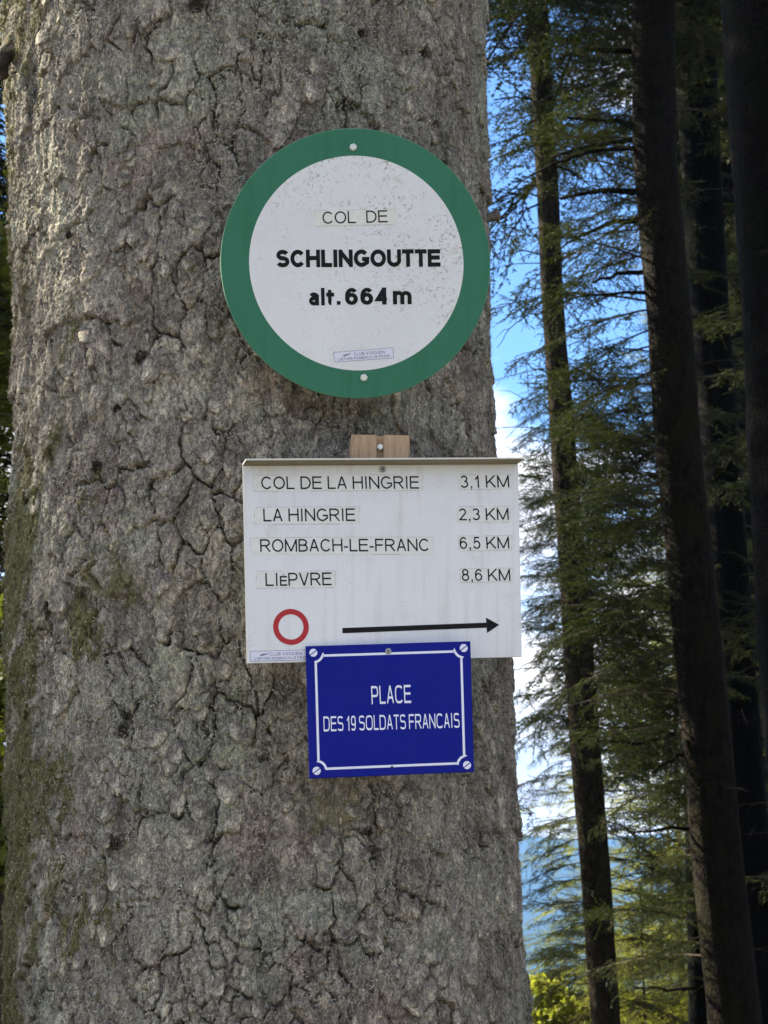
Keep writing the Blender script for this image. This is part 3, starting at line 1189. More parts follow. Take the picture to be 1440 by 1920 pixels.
# --- white direction sign
ds = Plate(715, 1050, 2.548, 12.5, -.5)
root = sign_root('direction_sign', ds, 'white rectangular hiking sign listing four distances in km with a long black arrow', 'sign')
slab('panel', [ds.uv(463, 1244), ds.uv(979, 1232), ds.uv(971.5, 870), ds.uv(455, 873)], 0, -.002, M['white_panel'], root, M['edge'])
# folded lip along the top
tl, tr = Vector(ds.uv(455, 873)), Vector(ds.uv(971.5, 870))
up = Vector((-(tr - tl).y, (tr - tl).x)).normalized()
lipd = .024
a0, a1 = tl, tr
v = []
for (p, zt) in ((a0, 0), (a1, 0)):
    for (dy, dz) in ((.0019, 0), (-lipd, .0012), (-lipd, .0032), (.0019, .0022)):
        v.append((p.x + up.x * dz, dy, p.y + up.y * dz + .0002))
f = [(0, 1, 2, 3)[::-1], (4, 5, 6, 7), (0, 4, 5, 1)[::-1], (1, 5, 6, 2)[::-1], (2, 6, 7, 3)[::-1], (3, 7, 4, 0)[::-1]]
lm2 = mesh_py('top_lip', v, f, M['edge'])
lm2.materials.append(simple('shaded_grimy_underside', (.30, .27, .20), .8, .1))  # grime under the lip, with its shade painted into the same colour
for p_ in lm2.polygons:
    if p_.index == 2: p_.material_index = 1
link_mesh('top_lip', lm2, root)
rows = [('COL DE LA HINGRIE', 490, 917.5, 786, 916.5, 24, (474, 891, 792, 921), '3,1 KM', 864, 915, 955, 914, 23, (862, 890, 957, 918)),
        ('LA HINGRIE', 494, 978, 666, 977, 24, (477, 951, 674, 983), '2,3 KM', 861, 976, 954, 975, 22.5, (858, 950, 957, 980)),
        ('ROMBACH-LE-FRANC', 488, 1035, 805, 1033.5, 24, (470, 1008, 812, 1040), '6,5 KM', 862, 1029.5, 955, 1028.5, 22.5, (859, 1005, 959, 1033)),
        ('LIèPVRE', 498, 1099, 622, 1097.5, 24.5, (481, 1071, 629, 1103), '8,6 KM', 866, 1089.5, 957, 1089, 22.5, (863, 1066, 960, 1092))]
for (t, x0, y0, x1, y1, cap, bx, t2, x2, y2, x3, y3, cap2, bx2) in rows:
    s_ = part2('label_strip', [(quad(ds, *bx, -1), 0)], M['tape'], root, .00030)
    strip_edge(ds, s_, quad(ds, *bx, -1), .00042)
    put_text(ds, s_, t, x0, y0, x1, y1, cap, .122, M['black_print'], .00055, .03)
    s_ = part2('label_strip', [(quad(ds, *bx2, -1), 0)], M['tape'], root, .00030)
    strip_edge(ds, s_, quad(ds, *bx2, -1), .00042)
    put_text(ds, s_, t2, x2, y2, x3, y3, cap2, .122, M['black_print'], .00055, .03)
cxr, cyr = ds.uv(545.5, 1175.5)
rr_ = (Vector(ds.uv(579, 1175)) - Vector(ds.uv(512, 1175))).length / 2
part2('red_ring', ring(cxr, cyr, rr_ * .70, rr_), M['red_print'], root, .0003)
pa = [ds.uv(642, 1177.5), ds.uv(642, 1187.5), ds.uv(912, 1177), ds.uv(912, 1167.5)]
part2('arrow', [(pa, 0), ([ds.uv(911, 1158), ds.uv(913, 1187), ds.uv(936, 1171.5)], 1)], M['black_print'], root, .0003)
stamp(ds, root, [(470, 1240), (590, 1237), (589, 1218), (469, 1221.5)], .0003, ('CLUB VOSGIEN', .52, .32, .30, .80), ('LIEPVRE ROMBACH LE FRANC', .12, .27, .06, .93))
hex_screw(root, ds.uv(717, 880.5), .0036, .0022, M['screw_steel'], n=12)
hex_screw(root, ds.uv(717, 880.5), .0014, .0003, M['dark_hole'], 'screw_recess', lift=.0021, n=6)

# --- blue enamel plaque
bs = Plate(730, 1330, 2.532, 5.0, 0)
root = sign_root('blue_plaque', bs, 'dark blue plaque with white border and white capitals overlapping the white sign', 'sign')
cB = [bs.uv(580, 1460), bs.uv(889, 1447), bs.uv(882, 1202), bs.uv(573, 1211.5)]
slab('panel', cB, 0, -.0028, M['blue'], root, M['blue'])
brd = []
# border line with notched corners
def bq(fx, fy):
    a, b, c, d = (Vector(p) for p in cB)
    return tuple((a * (1 - fx) + b * fx) * (1 - fy) + (d * (1 - fx) + c * fx) * fy)


sx, sy = 1 / 309, 1 / 248
L, Rr, Bt, Tp = 18, 309 - 18, 17, 248 - 19
K = 12
path = [(L + K, Tp), (Rr - K, Tp)]
path += [(Rr + 6 + 13 * math.cos(R(a)) - 5, Tp + 6 + 13 * math.sin(R(a)) - 2) for a in (200, 225, 250)][::-1] if False else []


def corner(cx, cy, a0, a1):
    return [(cx + 18 * math.cos(R(a0 + (a1 - a0) * i / 6)), cy + 18 * math.sin(R(a0 + (a1 - a0) * i / 6))) for i in range(7)]


bolts = [(14, 248 - 13), (309 - 13, 248 - 13), (309 - 13, 13), (14, 14)]
path = []
path += [(L, 30)] + [(L, 248 - 32)] + corner(14, 248 - 13, -78, -12) + [(32, Tp), (309 - 31, Tp)] + corner(309 - 13, 248 - 13, 192, 258) + [(Rr, 248 - 32), (Rr, 31)] + \
    corner(309 - 13, 13, 102, 168) + [(309 - 31, Bt), (32, Bt)] + corner(14, 14, 12, 78) + [(L, 32), (L, 60)]
pth = [bq(x * sx, y * sy) for x, y in path]
px_m = (Vector(cB[1]) - Vector(cB[0])).length / 309
part2('border_line', [(q, 0) for q in stroke_polys(pth[1:-1] + [pth[1]], 4.4 * px_m, False)], M['white_print'], root, .0002)
for i, (bx, by) in enumerate(bolts):
    c = bq(bx * sx, by * sy)
    rb = 7.6 * px_m
    o = part2('corner_bolt', [(ngon(c[0], c[1], rb, 24), 0)], M['white_print'], root, .0003)
    sl = stroke_polys([(c[0] - rb * .8, c[1] - rb * .62), (c[0] + rb * .8, c[1] + rb * .62)], 1.7 * px_m, False)
    part2('slot', [(q, 0) for q in sl], M['blue'], o, .0004)
put_text(bs, root, 'PLACE', 697, 1320.5, 771, 1318, 34, .125, M['white_print'], .0003, .06, 3.2, space=.3)
put_text(bs, root, 'DES 19 SOLDATS FRANCAIS', 607, 1371.5, 862, 1364.5, 28, .125, M['white_print'], .0003, .06, 3.2, space=.3)
hex_screw(root, bs.uv(728, 1221), .0036, .0018, M['screw_steel'], n=12)
hex_screw(root, bs.uv(728, 1221), .0013, .0002, M['dark_hole'], 'screw_recess', lift=.0018, n=4)
hex_screw(root, bs.uv(735, 1438), .0014, .0003, M['dark_hole'], 'screw_hole', n=10)

# --- timber block behind the white sign
wb = Plate(712, 850, 2.562, 3.0, 0)
root = sign_root('timber_block', wb, 'short light brown block of timber holding the white sign off the bark', 'timber block')
W_ = [wb.uv(659, 990), wb.uv(768, 990), wb.uv(768, 816.5), wb.uv(659, 815)]


def block_piece(x0, x1, d0, d1, mat):
    zt0, zb0 = W_[3][1], W_[0][1]
    v = []
    for x in (x0, x1):
        for y in (d0, d1):
            for z in (zb0, zt0): v.append((x, y, z))
    f = [(0, 1, 3, 2), (4, 6, 7, 5), (0, 4, 5, 1), (2, 3, 7, 6), (1, 5, 7, 3), (0, 2, 6, 4)]
    return v, f


xg0, xg1 = wb.uv(706, 840)[0], wb.uv(719, 840)[0]
vs_, fs_ = [], []
for (xa, xb, d0, d1) in ((W_[3][0], xg0, 0, .075), (xg0, xg1, .006, .075), (xg1, W_[2][0], 0, .085)):
    v, f = block_piece(xa, xb, d0, d1, None)
    b = len(vs_)
    vs_ += v
    fs_ += [tuple(i + b for i in q_) for q_ in f]
# shift pieces a hair apart in height so no two faces coincide
bo = link_mesh('block', mesh_py('block', vs_, fs_, M['wood']), root)
hex_screw(root, wb.uv(713, 838), .0040, .006, M['screw_white'], lift=-.004)

# ------------------------------------------------------------------ conifer branches
def branch_mesh(name, seed, L, dens, needle, mat, bare=False, nw=.0060, nl=.027):
    """a flat spray of twigs along +X, drooping; needles are small blades all along the twigs"""
    r_ = np.random.default_rng(seed)
    segs = []                                            # (p0, p1, r0, r1, needle?)

    def curve(p, d, ln, n, droop, r0, needles, jit=.10):
        pts = [np.array(p, float)]
        d = np.array(d, float)
        for i in range(n):
            d = d + np.array([0, 0, -droop / n]) + r_.normal(0, jit, 3) * [1, 1, .6]
            d /= np.linalg.norm(d)
            pts.append(pts[-1] + d * ln / n)
        for i in range(n):
            segs.append((pts[i], pts[i + 1], r0 * (1 - .8 * i / n), r0 * (1 - .8 * (i + 1) / n), needles))
        return pts
    main = curve((0, 0, 0), (1, 0, .12), L, 9, .42, .011 * (L / 2) ** .5 + .004, False, .05)
    nm = len(main) - 1
    ntw = int(L * dens)
    for i in range(ntw):
        t = .12 + .88 * (i + .5) / ntw
        fi = t * nm
        k_ = min(int(fi), nm - 1)
        p = main[k_] + (main[k_ + 1] - main[k_]) * (fi - k_)
        ax = main[k_ + 1] - main[k_]
        ax /= np.linalg.norm(ax)
        side = 1 if i % 2 else -1
        a = R(55 + r_.normal(0, 18)) * side
        d = np.array([ax[0] * math.cos(a) - ax[1] * math.sin(a), ax[0] * math.sin(a) + ax[1] * math.cos(a), ax[2] + r_.normal(-.05, .15)])
        ln = (.62 * L ** .7 * (1 - t) ** .8 + .10) * (.55 + .6 * r_.random()) * (.55 if bare else 1) * min(1, .35 + t * 3)
        tw = curve(p, d, ln, 4, .16, .0035, not bare, .26)
        if bare and r_.random() < .45: continue
        m_ = int(ln / .046)
        for j in range(m_):
            tt = (j + .6) / m_ * 4
            kk = min(int(tt), 3)
            p2 = tw[kk] + (tw[kk + 1] - tw[kk]) * (tt - kk)
            a2 = R(48 + r_.normal(0, 10)) * (1 if j % 2 else -1)
            dd = tw[kk + 1] - tw[kk]
            dd /= np.linalg.norm(dd) + 1e-9
            d2 = np.array([dd[0] * math.cos(a2) - dd[1] * math.sin(a2), dd[0] * math.sin(a2) + dd[1] * math.cos(a2), dd[2] + r_.normal(-.1, .2)])
            curve(p2, d2, (.05 + .12 * r_.random()) * (1 - .4 * tt / 4), 2, .1, .0018, not bare, .15)
    P0 = np.array([s[0] for s in segs])
    P1 = np.array([s[1] for s in segs])
    ra = np.array([s[2] for s in segs])
    rb = np.array([s[3] for s in segs])
    nd = np.array([s[4] for s in segs])
    D = P1 - P0
    ln = np.linalg.norm(D, axis=1)
    D /= ln[:, None]
    A = np.cross(D, [0.03, .05, 1.0])
    A /= np.linalg.norm(A, axis=1)[:, None] + 1e-9
    B = np.cross(D, A)
    vs_l, fs_l = [], []
    for k3 in range(3):
        c, s = math.cos(k3 * 2.0944), math.sin(k3 * 2.0944)
        o_ = A * c + B * s
        vs_l += [P0 + o_ * ra[:, None], P1 + o_ * rb[:, None]]
    vt = np.stack(vs_l, 1)                               # n x 6 x 3
    n = len(P0)
    base = np.arange(n)[:, None] * 6
    tf_ = []
    for k3 in range(3):
        a, b = k3 * 2, ((k3 + 1) % 3) * 2
        tf_ += [base + [a, b, a + 1], base + [b, b + 1, a + 1]]
    tf_ = np.concatenate(tf_, 0)
    vt = vt.reshape(-1, 3)
    if nd.any():
        idx = np.where(nd)[0]
        cnt_ = np.maximum((ln[idx] * needle).astype(int), 1)
        rep = np.repeat(idx, cnt_)
        t = r_.random(len(rep))[:, None]
        p = P0[rep] + (P1[rep] - P0[rep]) * t
        ph = r_.normal(0, .75, len(rep)) + np.where(r_.random(len(rep)) < .5, 0, math.pi)
        out = A[rep] * np.cos(ph)[:, None] + B[rep] * -np.abs(np.sin(ph))[:, None] * .7
        d = out * .85 + D[rep] * .75
        d /= np.linalg.norm(d, axis=1)[:, None]
        sd = np.cross(d, r_.normal(0, 1, (len(rep), 3)))
        sd /= np.linalg.norm(sd, axis=1)[:, None]
        l_ = nl * (.6 + .6 * r_.random((len(rep), 1)))
        nv = np.stack([p - sd * nw, p + sd * nw, p + d * l_], 1).reshape(-1, 3)
        nf = np.arange(len(nv)).reshape(-1, 3) + len(vt)
        mi = np.concatenate([np.zeros(len(tf_)), np.ones(len(nf))])
        vt = np.concatenate([vt, nv])
        tf_ = np.concatenate([tf_, nf])
        return mesh_np(name, vt, tf_, [M['twig'], mat], False, mi)
    return mesh_np(name, vt, tf_, [M['twig']], False)


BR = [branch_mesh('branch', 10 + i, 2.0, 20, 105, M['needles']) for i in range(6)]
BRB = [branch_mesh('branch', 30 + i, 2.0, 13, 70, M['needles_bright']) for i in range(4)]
DEAD = [branch_mesh('dead_branch', 50 + i, 1.4, 7, 0, M['needles'], True) for i in range(4)]


def add_branch(me, parent, p, az, tilt, s, roll=0, name=None):
    o = link_mesh(name or me.name.split('.')[0], me, parent)
    # az: 0 = +X, counter-clockwise; tilt up positive
    o.matrix_basis = Matrix.Translation(p) @ Matrix.Rotation(az, 4, 'Z') @ Matrix.Rotation(-tilt, 4, 'Y') @ Matrix.Rotation(roll, 4, 'X') @ Matrix.Diagonal((s, s * rnd.choice((1, -1)), s, 1))
    return o


def trunk_mesh(name, zs, cs, ys, rs_, mat, seed, n=30, step=.07, amp=.05, mossfn=None):
    zz = np.arange(zs[0], zs[-1], step)
    c = np.interp(zz, zs, cs)
    y = np.interp(zz, zs, ys)
    r = np.interp(zz, zs, rs_)
    t = np.linspace(0, 2 * math.pi, n + 1)[:-1]
    T, Z = np.meshgrid(t, zz)
    rr_n = r[:, None] * (1 + amp * (fbm(np.cos(T) * 3 + 9, Z * 1.5 + np.sin(T) * 3, seed, 3) + .5 * fbm(np.cos(T) * 9, Z * 9 + np.sin(T) * 9, seed + 3, 2)))
    wob = fbm(zz * .5, zz * 0 + seed, seed + 9, 2) * .03
    X = c[:, None] + wob[:, None] + rr_n * np.cos(T)
    Yy = y[:, None] + rr_n * np.sin(T)
    v = np.stack([X, Yy, Z], -1).reshape(-1, 3)
    i_ = np.arange(len(zz) - 1)[:, None] * n
    j_ = np.arange(n)[None]
    f = np.stack([i_ + j_, i_ + (j_ + 1) % n, i_ + n + (j_ + 1) % n, i_ + n + j_], -1).reshape(-1, 4)
    return mesh_np(name, v, f, mat)


def forest_tree(label, edges, Y, top, mat, seed, sprays, dead, bright=False, crown_z=None, crown_n=40, group='dark spruces of the forest on the right', side=None, name='spruce_tree', scale=1.0, step=.07, stub=14):
    """edges: photo rows with the trunk's left and right outline at distance Y"""
    r_ = random.Random(seed)
    pr = []
    for (py, l, r) in edges:
        a, b = at(l, py, Y), at(r, py, Y)
        pr.append((a.z, (a.x + b.x) / 2, (b.x - a.x) / 2))
    pr.sort()
    (za, ca, ra), (zb, cb, rb) = pr[0], pr[-1]
    ln_ = (cb - ca) / (zb - za)
    pr = [(-.4, ca - ln_ * (za + .4), ra * 1.25), (.5, ca - ln_ * (za - .5), ra * 1.08)] * (za > .6) + pr
    pr = pr + [(top, cb + ln_ * (top - zb) * .6, .03)]
    if za <= .6: pr = [(-.5, ca - ln_ * (za + .5), ra * 1.2)] + pr
    zs, cs, rr2 = zip(*pr)
    e = empty(name, (cs[0], Y, 0))
    tag(e, label, 'tree', group)
    o = link_mesh('trunk', trunk_mesh('trunk', zs, [c - cs[0] for c in cs], [0] * len(zs), rr2, mat, seed, step=step), e)
    f = lambda z: (float(np.interp(z, zs, cs)) - cs[0], float(np.interp(z, zs, rr2)))
    for (z0, z1, n, az_c, az_w, lo, hi) in sprays:
        for i in range(n):
            z = z0 + (z1 - z0) * (i + r_.random()) / n
            c, r = f(z)
            az = R(az_c + r_.uniform(-az_w, az_w))
            add_branch(r_.choice(BRB if bright else BR), e, Vector((c + math.cos(az) * r * .7, math.sin(az) * r * .7, z)), az, R(r_.uniform(-22, 14)), r_.uniform(lo, hi) * scale, R(r_.gauss(0, 14)))
    for (z0, z1, n, az_c, az_w, lo, hi) in dead:
        for i in range(n):
            z = z0 + (z1 - z0) * (i + r_.random()) / n
            c, r = f(z)
            az = R(az_c + r_.uniform(-az_w, az_w))
            add_branch(r_.choice(DEAD), e, Vector((c + math.cos(az) * r * .7, math.sin(az) * r * .7, z)), az, R(r_.uniform(-20, 22)), r_.uniform(lo, hi) * scale, R(r_.gauss(0, 30)))
    if crown_z:
        for i in range(crown_n):
            t = i / crown_n
            z = crown_z + (top - .5 - crown_z) * t
            c, r = f(z)
            az = i * 2.4 + r_.uniform(-.4, .4)
            add_branch(r_.choice(BRB if bright else BR), e, Vector((c, 0, z)), az, R(-14 + 22 * t + r_.uniform(-6, 6)), (1.6 * (1 - t) + .35) * r_.uniform(.8, 1.15) * scale, R(r_.gauss(0, 8)))
    return e


G = 'dark spruces of the forest on the right'
# A slim spruce with the lit left flank, alone against the sky
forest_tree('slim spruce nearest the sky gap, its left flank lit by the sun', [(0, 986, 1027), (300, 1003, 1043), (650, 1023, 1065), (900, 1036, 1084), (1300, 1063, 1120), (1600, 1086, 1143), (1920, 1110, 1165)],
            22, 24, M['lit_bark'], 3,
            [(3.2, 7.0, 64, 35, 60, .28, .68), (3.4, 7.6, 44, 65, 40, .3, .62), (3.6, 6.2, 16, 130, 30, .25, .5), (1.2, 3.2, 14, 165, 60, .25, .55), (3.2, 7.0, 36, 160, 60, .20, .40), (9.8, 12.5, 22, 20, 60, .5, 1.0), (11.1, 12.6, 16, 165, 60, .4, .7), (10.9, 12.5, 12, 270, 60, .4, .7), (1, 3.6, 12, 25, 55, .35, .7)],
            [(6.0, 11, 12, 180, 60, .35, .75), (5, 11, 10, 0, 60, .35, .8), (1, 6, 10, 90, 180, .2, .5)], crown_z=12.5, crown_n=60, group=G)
# B big spruce
forest_tree('thick dark spruce with a mossy left edge behind the slim one', [(0, 1180, 1262), (300, 1190, 1272), (600, 1214, 1300), (900, 1233, 1320), (1250, 1268, 1358), (1600, 1294, 1390), (1920, 1325, 1425)],
            19, 26, M['spruce_bark'], 4,
            [(6.2, 11, 24, 165, 50, .5, .95), (1.4, 6.6, 40, 155, 50, .32, .70), (3.2, 7.0, 28, 125, 40, .4, .75), (2, 11, 16, 60, 60, .4, .8)],
            [(3, 10.5, 16, 180, 45, .5, 1.1), (1, 9, 10, 0, 180, .2, .5)], crown_z=11, crown_n=70, group=G)
# bare mossy boughs and thin twigs that cross the sky gap
def bough(parent, path, Y, r0, r1, name='dead_branch', mat=None, tw=5, seed=0):
    r_ = random.Random(seed)
    pts = [at(x, y, Y + r_.uniform(-.08, .08)) - parent.location for x, y in path]
    fine_ = []
    for i in range(len(pts) - 1):
        for t in (0, .33, .66): fine_.append(pts[i].lerp(pts[i + 1], t) + Vector((r_.gauss(0, .006), r_.gauss(0, .01), r_.gauss(0, .008))))
    fine_.append(pts[-1])
    n = len(fine_)
    v, f = tube(fine_, [r0 + (r1 - r0) * i / (n - 1) for i in range(n)], 6)
    for _ in range(tw):
        i = r_.randrange(1, n - 1)
        a = fine_[i]
        d = Vector((r_.uniform(-1, .3), r_.uniform(-.5, .5), r_.uniform(-.9, .5))).normalized()
        L = r_.uniform(.12, .34)
        q = [a, a + d * L * .5 + Vector((0, 0, .02)), a + d * L + Vector((-.02, 0, -.04))]
        v2, f2 = tube(q, [.005, .0035, .0015], 4)
        b = len(v)
        v += v2
        f += [tuple(k + b for k in x) for x in f2]
    link_mesh(name, mesh_py(name, v, f, mat or M['spruce_bark'], True), parent)


slim = next(o for o in C.objects if o.name == 'spruce_tree')
thick = next(o for o in C.objects if o.name == 'spruce_tree.001')
for i, (path, r0, r1) in enumerate([([(1190, 98), (1130, 93), (1075, 98), (1040, 112)], .030, .012), ([(1195, 240), (1155, 227), (1097, 223), (1055, 220)], .030, .010),
                                    ([(1195, 262), (1120, 268), (1060, 285), (1030, 296)], .024, .007), ([(1200, 276), (1115, 282), (1075, 293), (1045, 306), (1000, 325), (930, 381)], .022, .004),
                                    ([(1205, 356), (1130, 357), (1050, 373)], .034, .014), ([(1205, 412), (1150, 415), (1090, 440), (1050, 468)], .030, .008),
                                    ([(1215, 508), (1160, 514), (1112, 530)], .026, .010), ([(1220, 548), (1150, 550), (1066, 562)], .020, .006), ([(1265, 1375), (1210, 1392), (1150, 1392), (1110, 1385)], .022, .008),
                                    ([(1285, 1410), (1245, 1432), (1222, 1448)], .020, .008), ([(1300, 1555), (1240, 1556), (1180, 1562)], .020, .006), ([(1310, 1852), (1250, 1855), (1185, 1850)], .018, .006)]):
    bough(thick, path, 19, r0, r1, tw=7, seed=i)
for i, (path, r0, r1) in enumerate([([(1008, 366), (965, 364), (935, 372)], .010, .004), ([(1012, 380), (985, 395), (955, 440), (940, 470), (932, 520)], .012, .003), ([(1020, 480), (980, 468), (945, 480), (934, 492)], .010, .003),
                                    ([(1032, 585), (992, 588), (955, 615), (932, 652)], .009, .003), ([(1000, 186), (970, 183), (925, 187)], .014, .006), ([(992, 90), (955, 88), (925, 92)], .014, .007),
                                    ([(1040, 288), (1075, 268), (1100, 235), (1110, 222)], .012, .006), ([(1045, 310), (1085, 332), (1130, 372)], .012, .004), ([(1060, 560), (1095, 510), (1120, 480)], .012, .004),
                                    ([(1040, 190), (1065, 120), (1100, 40), (1120, 0)], .020, .014), ([(1030, 700), (1000, 692), (978, 668)], .008, .003), ([(1034, 770), (1000, 752), (975, 750)], .008, .003)]):
    bough(slim, path, 22, r0, r1, tw=5, seed=40 + i)

# C, C2 trunks in the gloom
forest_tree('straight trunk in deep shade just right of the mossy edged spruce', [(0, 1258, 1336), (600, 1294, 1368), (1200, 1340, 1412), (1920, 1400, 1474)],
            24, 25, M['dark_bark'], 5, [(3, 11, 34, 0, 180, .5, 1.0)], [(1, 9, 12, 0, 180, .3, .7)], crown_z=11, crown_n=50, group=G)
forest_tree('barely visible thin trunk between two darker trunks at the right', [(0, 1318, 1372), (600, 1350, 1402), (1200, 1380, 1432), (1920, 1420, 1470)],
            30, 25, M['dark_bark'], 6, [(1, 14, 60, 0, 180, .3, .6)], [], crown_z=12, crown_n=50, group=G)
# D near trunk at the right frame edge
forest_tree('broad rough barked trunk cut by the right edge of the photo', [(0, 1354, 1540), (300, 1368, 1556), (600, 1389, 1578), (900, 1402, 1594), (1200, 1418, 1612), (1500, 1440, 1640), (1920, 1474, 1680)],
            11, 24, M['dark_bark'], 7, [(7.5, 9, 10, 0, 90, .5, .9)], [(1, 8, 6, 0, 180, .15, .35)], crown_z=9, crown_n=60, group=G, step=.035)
# E thin trunk bottom
forest_tree('thin pole of a young spruce left of the mossy trunk, low in the photo', [(1300, 1283, 1298), (1600, 1296, 1313), (1920, 1309, 1328)],
            31, 9.5, M['dark_bark'], 8, [(.8, 6.5, 30, 0, 180, .35, .7)], [], crown_z=5.5, crown_n=24, group=G)

# deep-shade neighbours further right and behind: they make the gloom
SHADE = [(6.6, 9, 22, 'tall spruce beyond the right frame edge near the camera'), (8.3, 15, 24, 'tall spruce beyond the right frame edge in the middle'),
         (8.6, 25, 25, 'tall spruce deep in the wood behind the broad trunk'), (9.5, 20, 25, 'tall spruce beyond the right frame edge far in')]


def plain_tree(label, x, y, top, r, seed, crown_z, crown_n, mat, bright=False, group=None, scale=1.0, name='spruce_tree', lean=.03):
    r_ = random.Random(seed)
    e = empty(name, (x, y, 0))
    tag(e, label, 'tree', group)
    z_g = float(height(np.array([x]), np.array([y]))[0])
    link_mesh('trunk', trunk_mesh('trunk', [z_g - .5, 0 + z_g, top], [0, 0, -top * lean], [0, 0, 0], [r * 1.2, r, .012], mat, seed, n=16, step=.25), e)
    for i in range(crown_n):
        t = i / crown_n
        z = crown_z + (top - .1 - crown_z) * t ** 1.0
        az = i * 2.4 + r_.uniform(-.5, .5)
        c = -lean * z
        add_branch(r_.choice(BRB if bright else BR), e, Vector((c, 0, z)), az, R(-16 + 34 * t + r_.uniform(-8, 8)), (1.5 * (1 - t) ** .8 + .22) * r_.uniform(.75, 1.2) * scale, R(r_.gauss(0, 10)))
    return e


SHADE += [(-1.6, 27, 21, 'unseen tall spruce added far behind the foreground fir to cast shade'), (-3.1, 14.3, 17, 'unseen tall spruce added behind the foreground fir to cast shade'), (-4.6, 15.4, 16, 'unseen spruce added behind the foreground fir as a second shade caster'), (-5.2, 18.5, 19, 'unseen tall spruce added behind the foreground fir, farther left, to cast shade')]  # unseen blockers added behind the fir to keep sun off the right trunks
for i, (x, y, t, lb) in enumerate([(4.1, 29, 20, 'dark spruce filling the gap right of the mossy trunk'), (5.3, 34, 22, 'dark spruce filling the depth of the wood at the right'),
                                   (6.4, 40, 21, 'dark spruce farther back between the right trunks'), (3.75, 26.5, 20, 'dark spruce with low branches right behind the mossy trunk'),
                                   (4.35, 28, 21, 'dark spruce beside the trunk in deep shade'), (5.9, 36, 22, 'dark spruce closing the last gap by the right frame edge')]):
    plain_tree(lb, x, y, t, .16, 150 + i, 1.0, 220, M['dark_bark'], group=G, scale=.27, lean=0)
for i, (x, y, t, sc, lb) in enumerate([(3.1, 6.2, 9.5, .55, 'unseen dense young spruce added outside the right frame edge to darken the trunks beyond'), (4.3, 8.8, 12, .65, 'unseen dense young spruce added outside the right frame edge to darken the broad trunk'),
                                       (4.9, 4.2, 11, .8, 'unseen dense young spruce added right of the camera to keep light off the right trunks')]):
    plain_tree(lb, x, y, t, .1, 170 + i, .3, 210, M['dark_bark'], group=G, scale=sc, lean=0)  # unseen occluders added to cut the skylight on the right trunks
for i, (x, y, t, lb) in enumerate(SHADE):
    plain_tree(lb, x, y, t, .24, 100 + i, 3.2, 130, M['dark_bark'], group=G, scale=1.05)

# sunlit younger conifers beyond, seen through the gap
LOW = [(3.0, 33, 2.4, 11, 'low dark conifer bush at the foot of the slim spruce'), (3.6, 31, 2.4, 12, 'low conifer bush between the two main trunks, nearest the slim one'),
       (4.5, 34, 3.1, 13, 'low conifer bush beside the thin pole')]
GB = 'sunlit young conifers behind the slim spruce'
BACK = [(3.45, 36, 8.4, 0, 'sunlit young conifer filling the gap right of the slim spruce'), (5.6, 42, 17, 1, 'taller sunlit conifer behind the gap between the trunks'),
        (4.3, 47, 6.6, 2, 'low sunlit conifer whose trunk hides behind the slim spruce'), (7.3, 38, 19, 3, 'sunlit conifer half hidden by the thick mossy trunk'),
        (4.9, 30, 7.2, 4, 'short bright conifer low between the two main trunks'), (9.6, 44, 20, 5, 'conifer glimpsed between the dark trunks at the right'),
        (7.2, 56, 15, 6, 'farthest sunlit conifer in the gap')]
for x, y, t, s, lb in BACK:
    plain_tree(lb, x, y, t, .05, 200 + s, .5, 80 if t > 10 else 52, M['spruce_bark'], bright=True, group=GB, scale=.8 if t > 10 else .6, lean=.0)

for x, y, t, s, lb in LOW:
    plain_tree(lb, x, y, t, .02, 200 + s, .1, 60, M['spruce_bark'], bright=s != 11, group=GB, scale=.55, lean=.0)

# young conifers on the left, their sprays show at the left frame edge and shade the lower trunk
GL = 'young conifers left of the fir'
for i, (x, y, t, sc, lb) in enumerate([(-5.0, 6.0, 6.0, 1.3, 'young conifer whose spray tips show left of the fir'), (-3.3, 12.5, 6.6, .9, 'young conifer farther back behind the left edge of the fir'),
                                      (-5.6, 13.5, 8.5, 1.2, 'young conifer beyond the left frame edge')]):
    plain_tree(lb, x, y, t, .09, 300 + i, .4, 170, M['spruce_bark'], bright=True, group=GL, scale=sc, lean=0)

# crown of the big fir, above the frame
for i in range(46):
    z = 6.5 + 16 * i / 46
    az = i * 2.4
    c = float(np.interp(z, PZ, PC))
    add_branch(BR[i % 6], fir, Vector((c, TY, z)), az, R(-12 + rnd.uniform(-8, 8)), (1.8 * (1 - i / 50) + .3), R(rnd.gauss(0, 8)), 'branch')


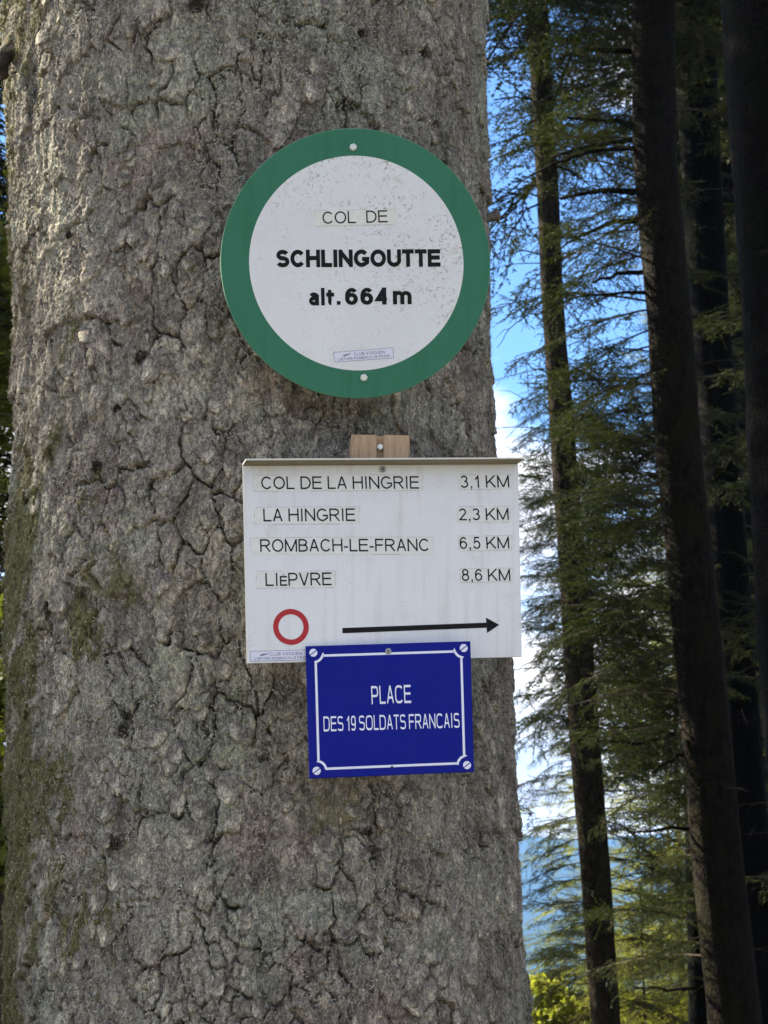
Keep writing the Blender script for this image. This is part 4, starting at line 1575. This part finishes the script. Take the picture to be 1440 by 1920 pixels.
# yellowing broadleaf saplings low in the gap
def leaf_clump(name, seed, n, rx, rz, ls=.045):
    r_ = np.random.default_rng(seed)
    c = r_.normal(0, .42, (26, 3)) * [rx, rx, rz]
    p = c[r_.integers(0, 26, n)] + r_.normal(0, .16, (n, 3)) * [rx, rx, rz * .6]
    nrm = r_.normal(0, .6, (n, 3)) + [0, 0, 1]
    nrm /= np.linalg.norm(nrm, axis=1)[:, None]
    a = np.cross(nrm, r_.normal(0, 1, (n, 3)))
    a /= np.linalg.norm(a, axis=1)[:, None]
    b = np.cross(nrm, a)
    L = ls * (.6 + .7 * r_.random((n, 1)))
    q = np.stack([p - a * L, p - b * L * .5, p + a * L, p + b * L * .5], 1).reshape(-1, 3)
    return mesh_np(name, q, np.arange(len(q)).reshape(-1, 4), M['leaves'], False)


GS = 'yellowing saplings at the foot of the gap'
for i, (px, py, Y, rx, rz, lb) in enumerate([(1024, 1888, 31, .36, .50, 'small sapling with bright yellow leaves at the foot of the fir'),
                                             (1258, 1896, 32, .60, .48, 'yellow leaved sapling at the bottom between the spruce trunks'),
                                             (1210, 1320, 40, .8, 1.1, 'pale yellow green tree top behind the gap, middle height'),
                                             (2, 1420, 9.5, .28, .75, 'light green sapling showing at the left edge beside the mossy flank'), (0, 560, 13, .35, .9, 'broadleaf tree top at the upper left edge')]):
    p = at(px, py, Y)
    e = empty('broadleaf_sapling', (p.x, Y, 0))
    tag(e, lb, 'sapling', GS)
    v, f = tube([(0, 0, -.3), (.05, 0, p.z * .5), (0, 0, p.z)], [.03, .02, .008], 6)
    link_mesh('trunk', mesh_py('trunk', v, f, M['twig']), e)
    o = link_mesh('crown', leaf_clump('crown', 400 + i, 2600 if i < 2 else 4200, rx, rz), e)
    o.location = (0, 0, p.z)

# ------------------------------------------------------------------ air
hv = [(-7500, -7500, -156), (7500, -7500, -156), (7500, 7500, -156), (-7500, 7500, -156)]
hv += [(x, y, 300) for x, y, _ in hv]
hf = [(0, 3, 2, 1), (4, 5, 6, 7), (0, 1, 5, 4), (1, 2, 6, 5), (2, 3, 7, 6), (3, 0, 4, 7)]
hm = bpy.data.materials.new('haze')
hm.use_nodes = True
hn = NT(hm.node_tree)
hn.n.remove(hm.node_tree.nodes['Principled BSDF'])
pv = hn.node('ShaderNodeVolumePrincipled')
pv.inputs['Color'].default_value = (.25, .50, 1.0, 1)
pv.inputs['Density'].default_value = .56 / 4300
pv.inputs['Anisotropy'].default_value = .2
hn.link(pv.outputs[0], hn.n['Material Output'].inputs['Volume'])
HAZE = True
if HAZE:
    haze = link_mesh('haze', mesh_py('haze', hv, hf, hm))
    tag(haze, 'thin blue air between the trees and the far ridge', kind='stuff')
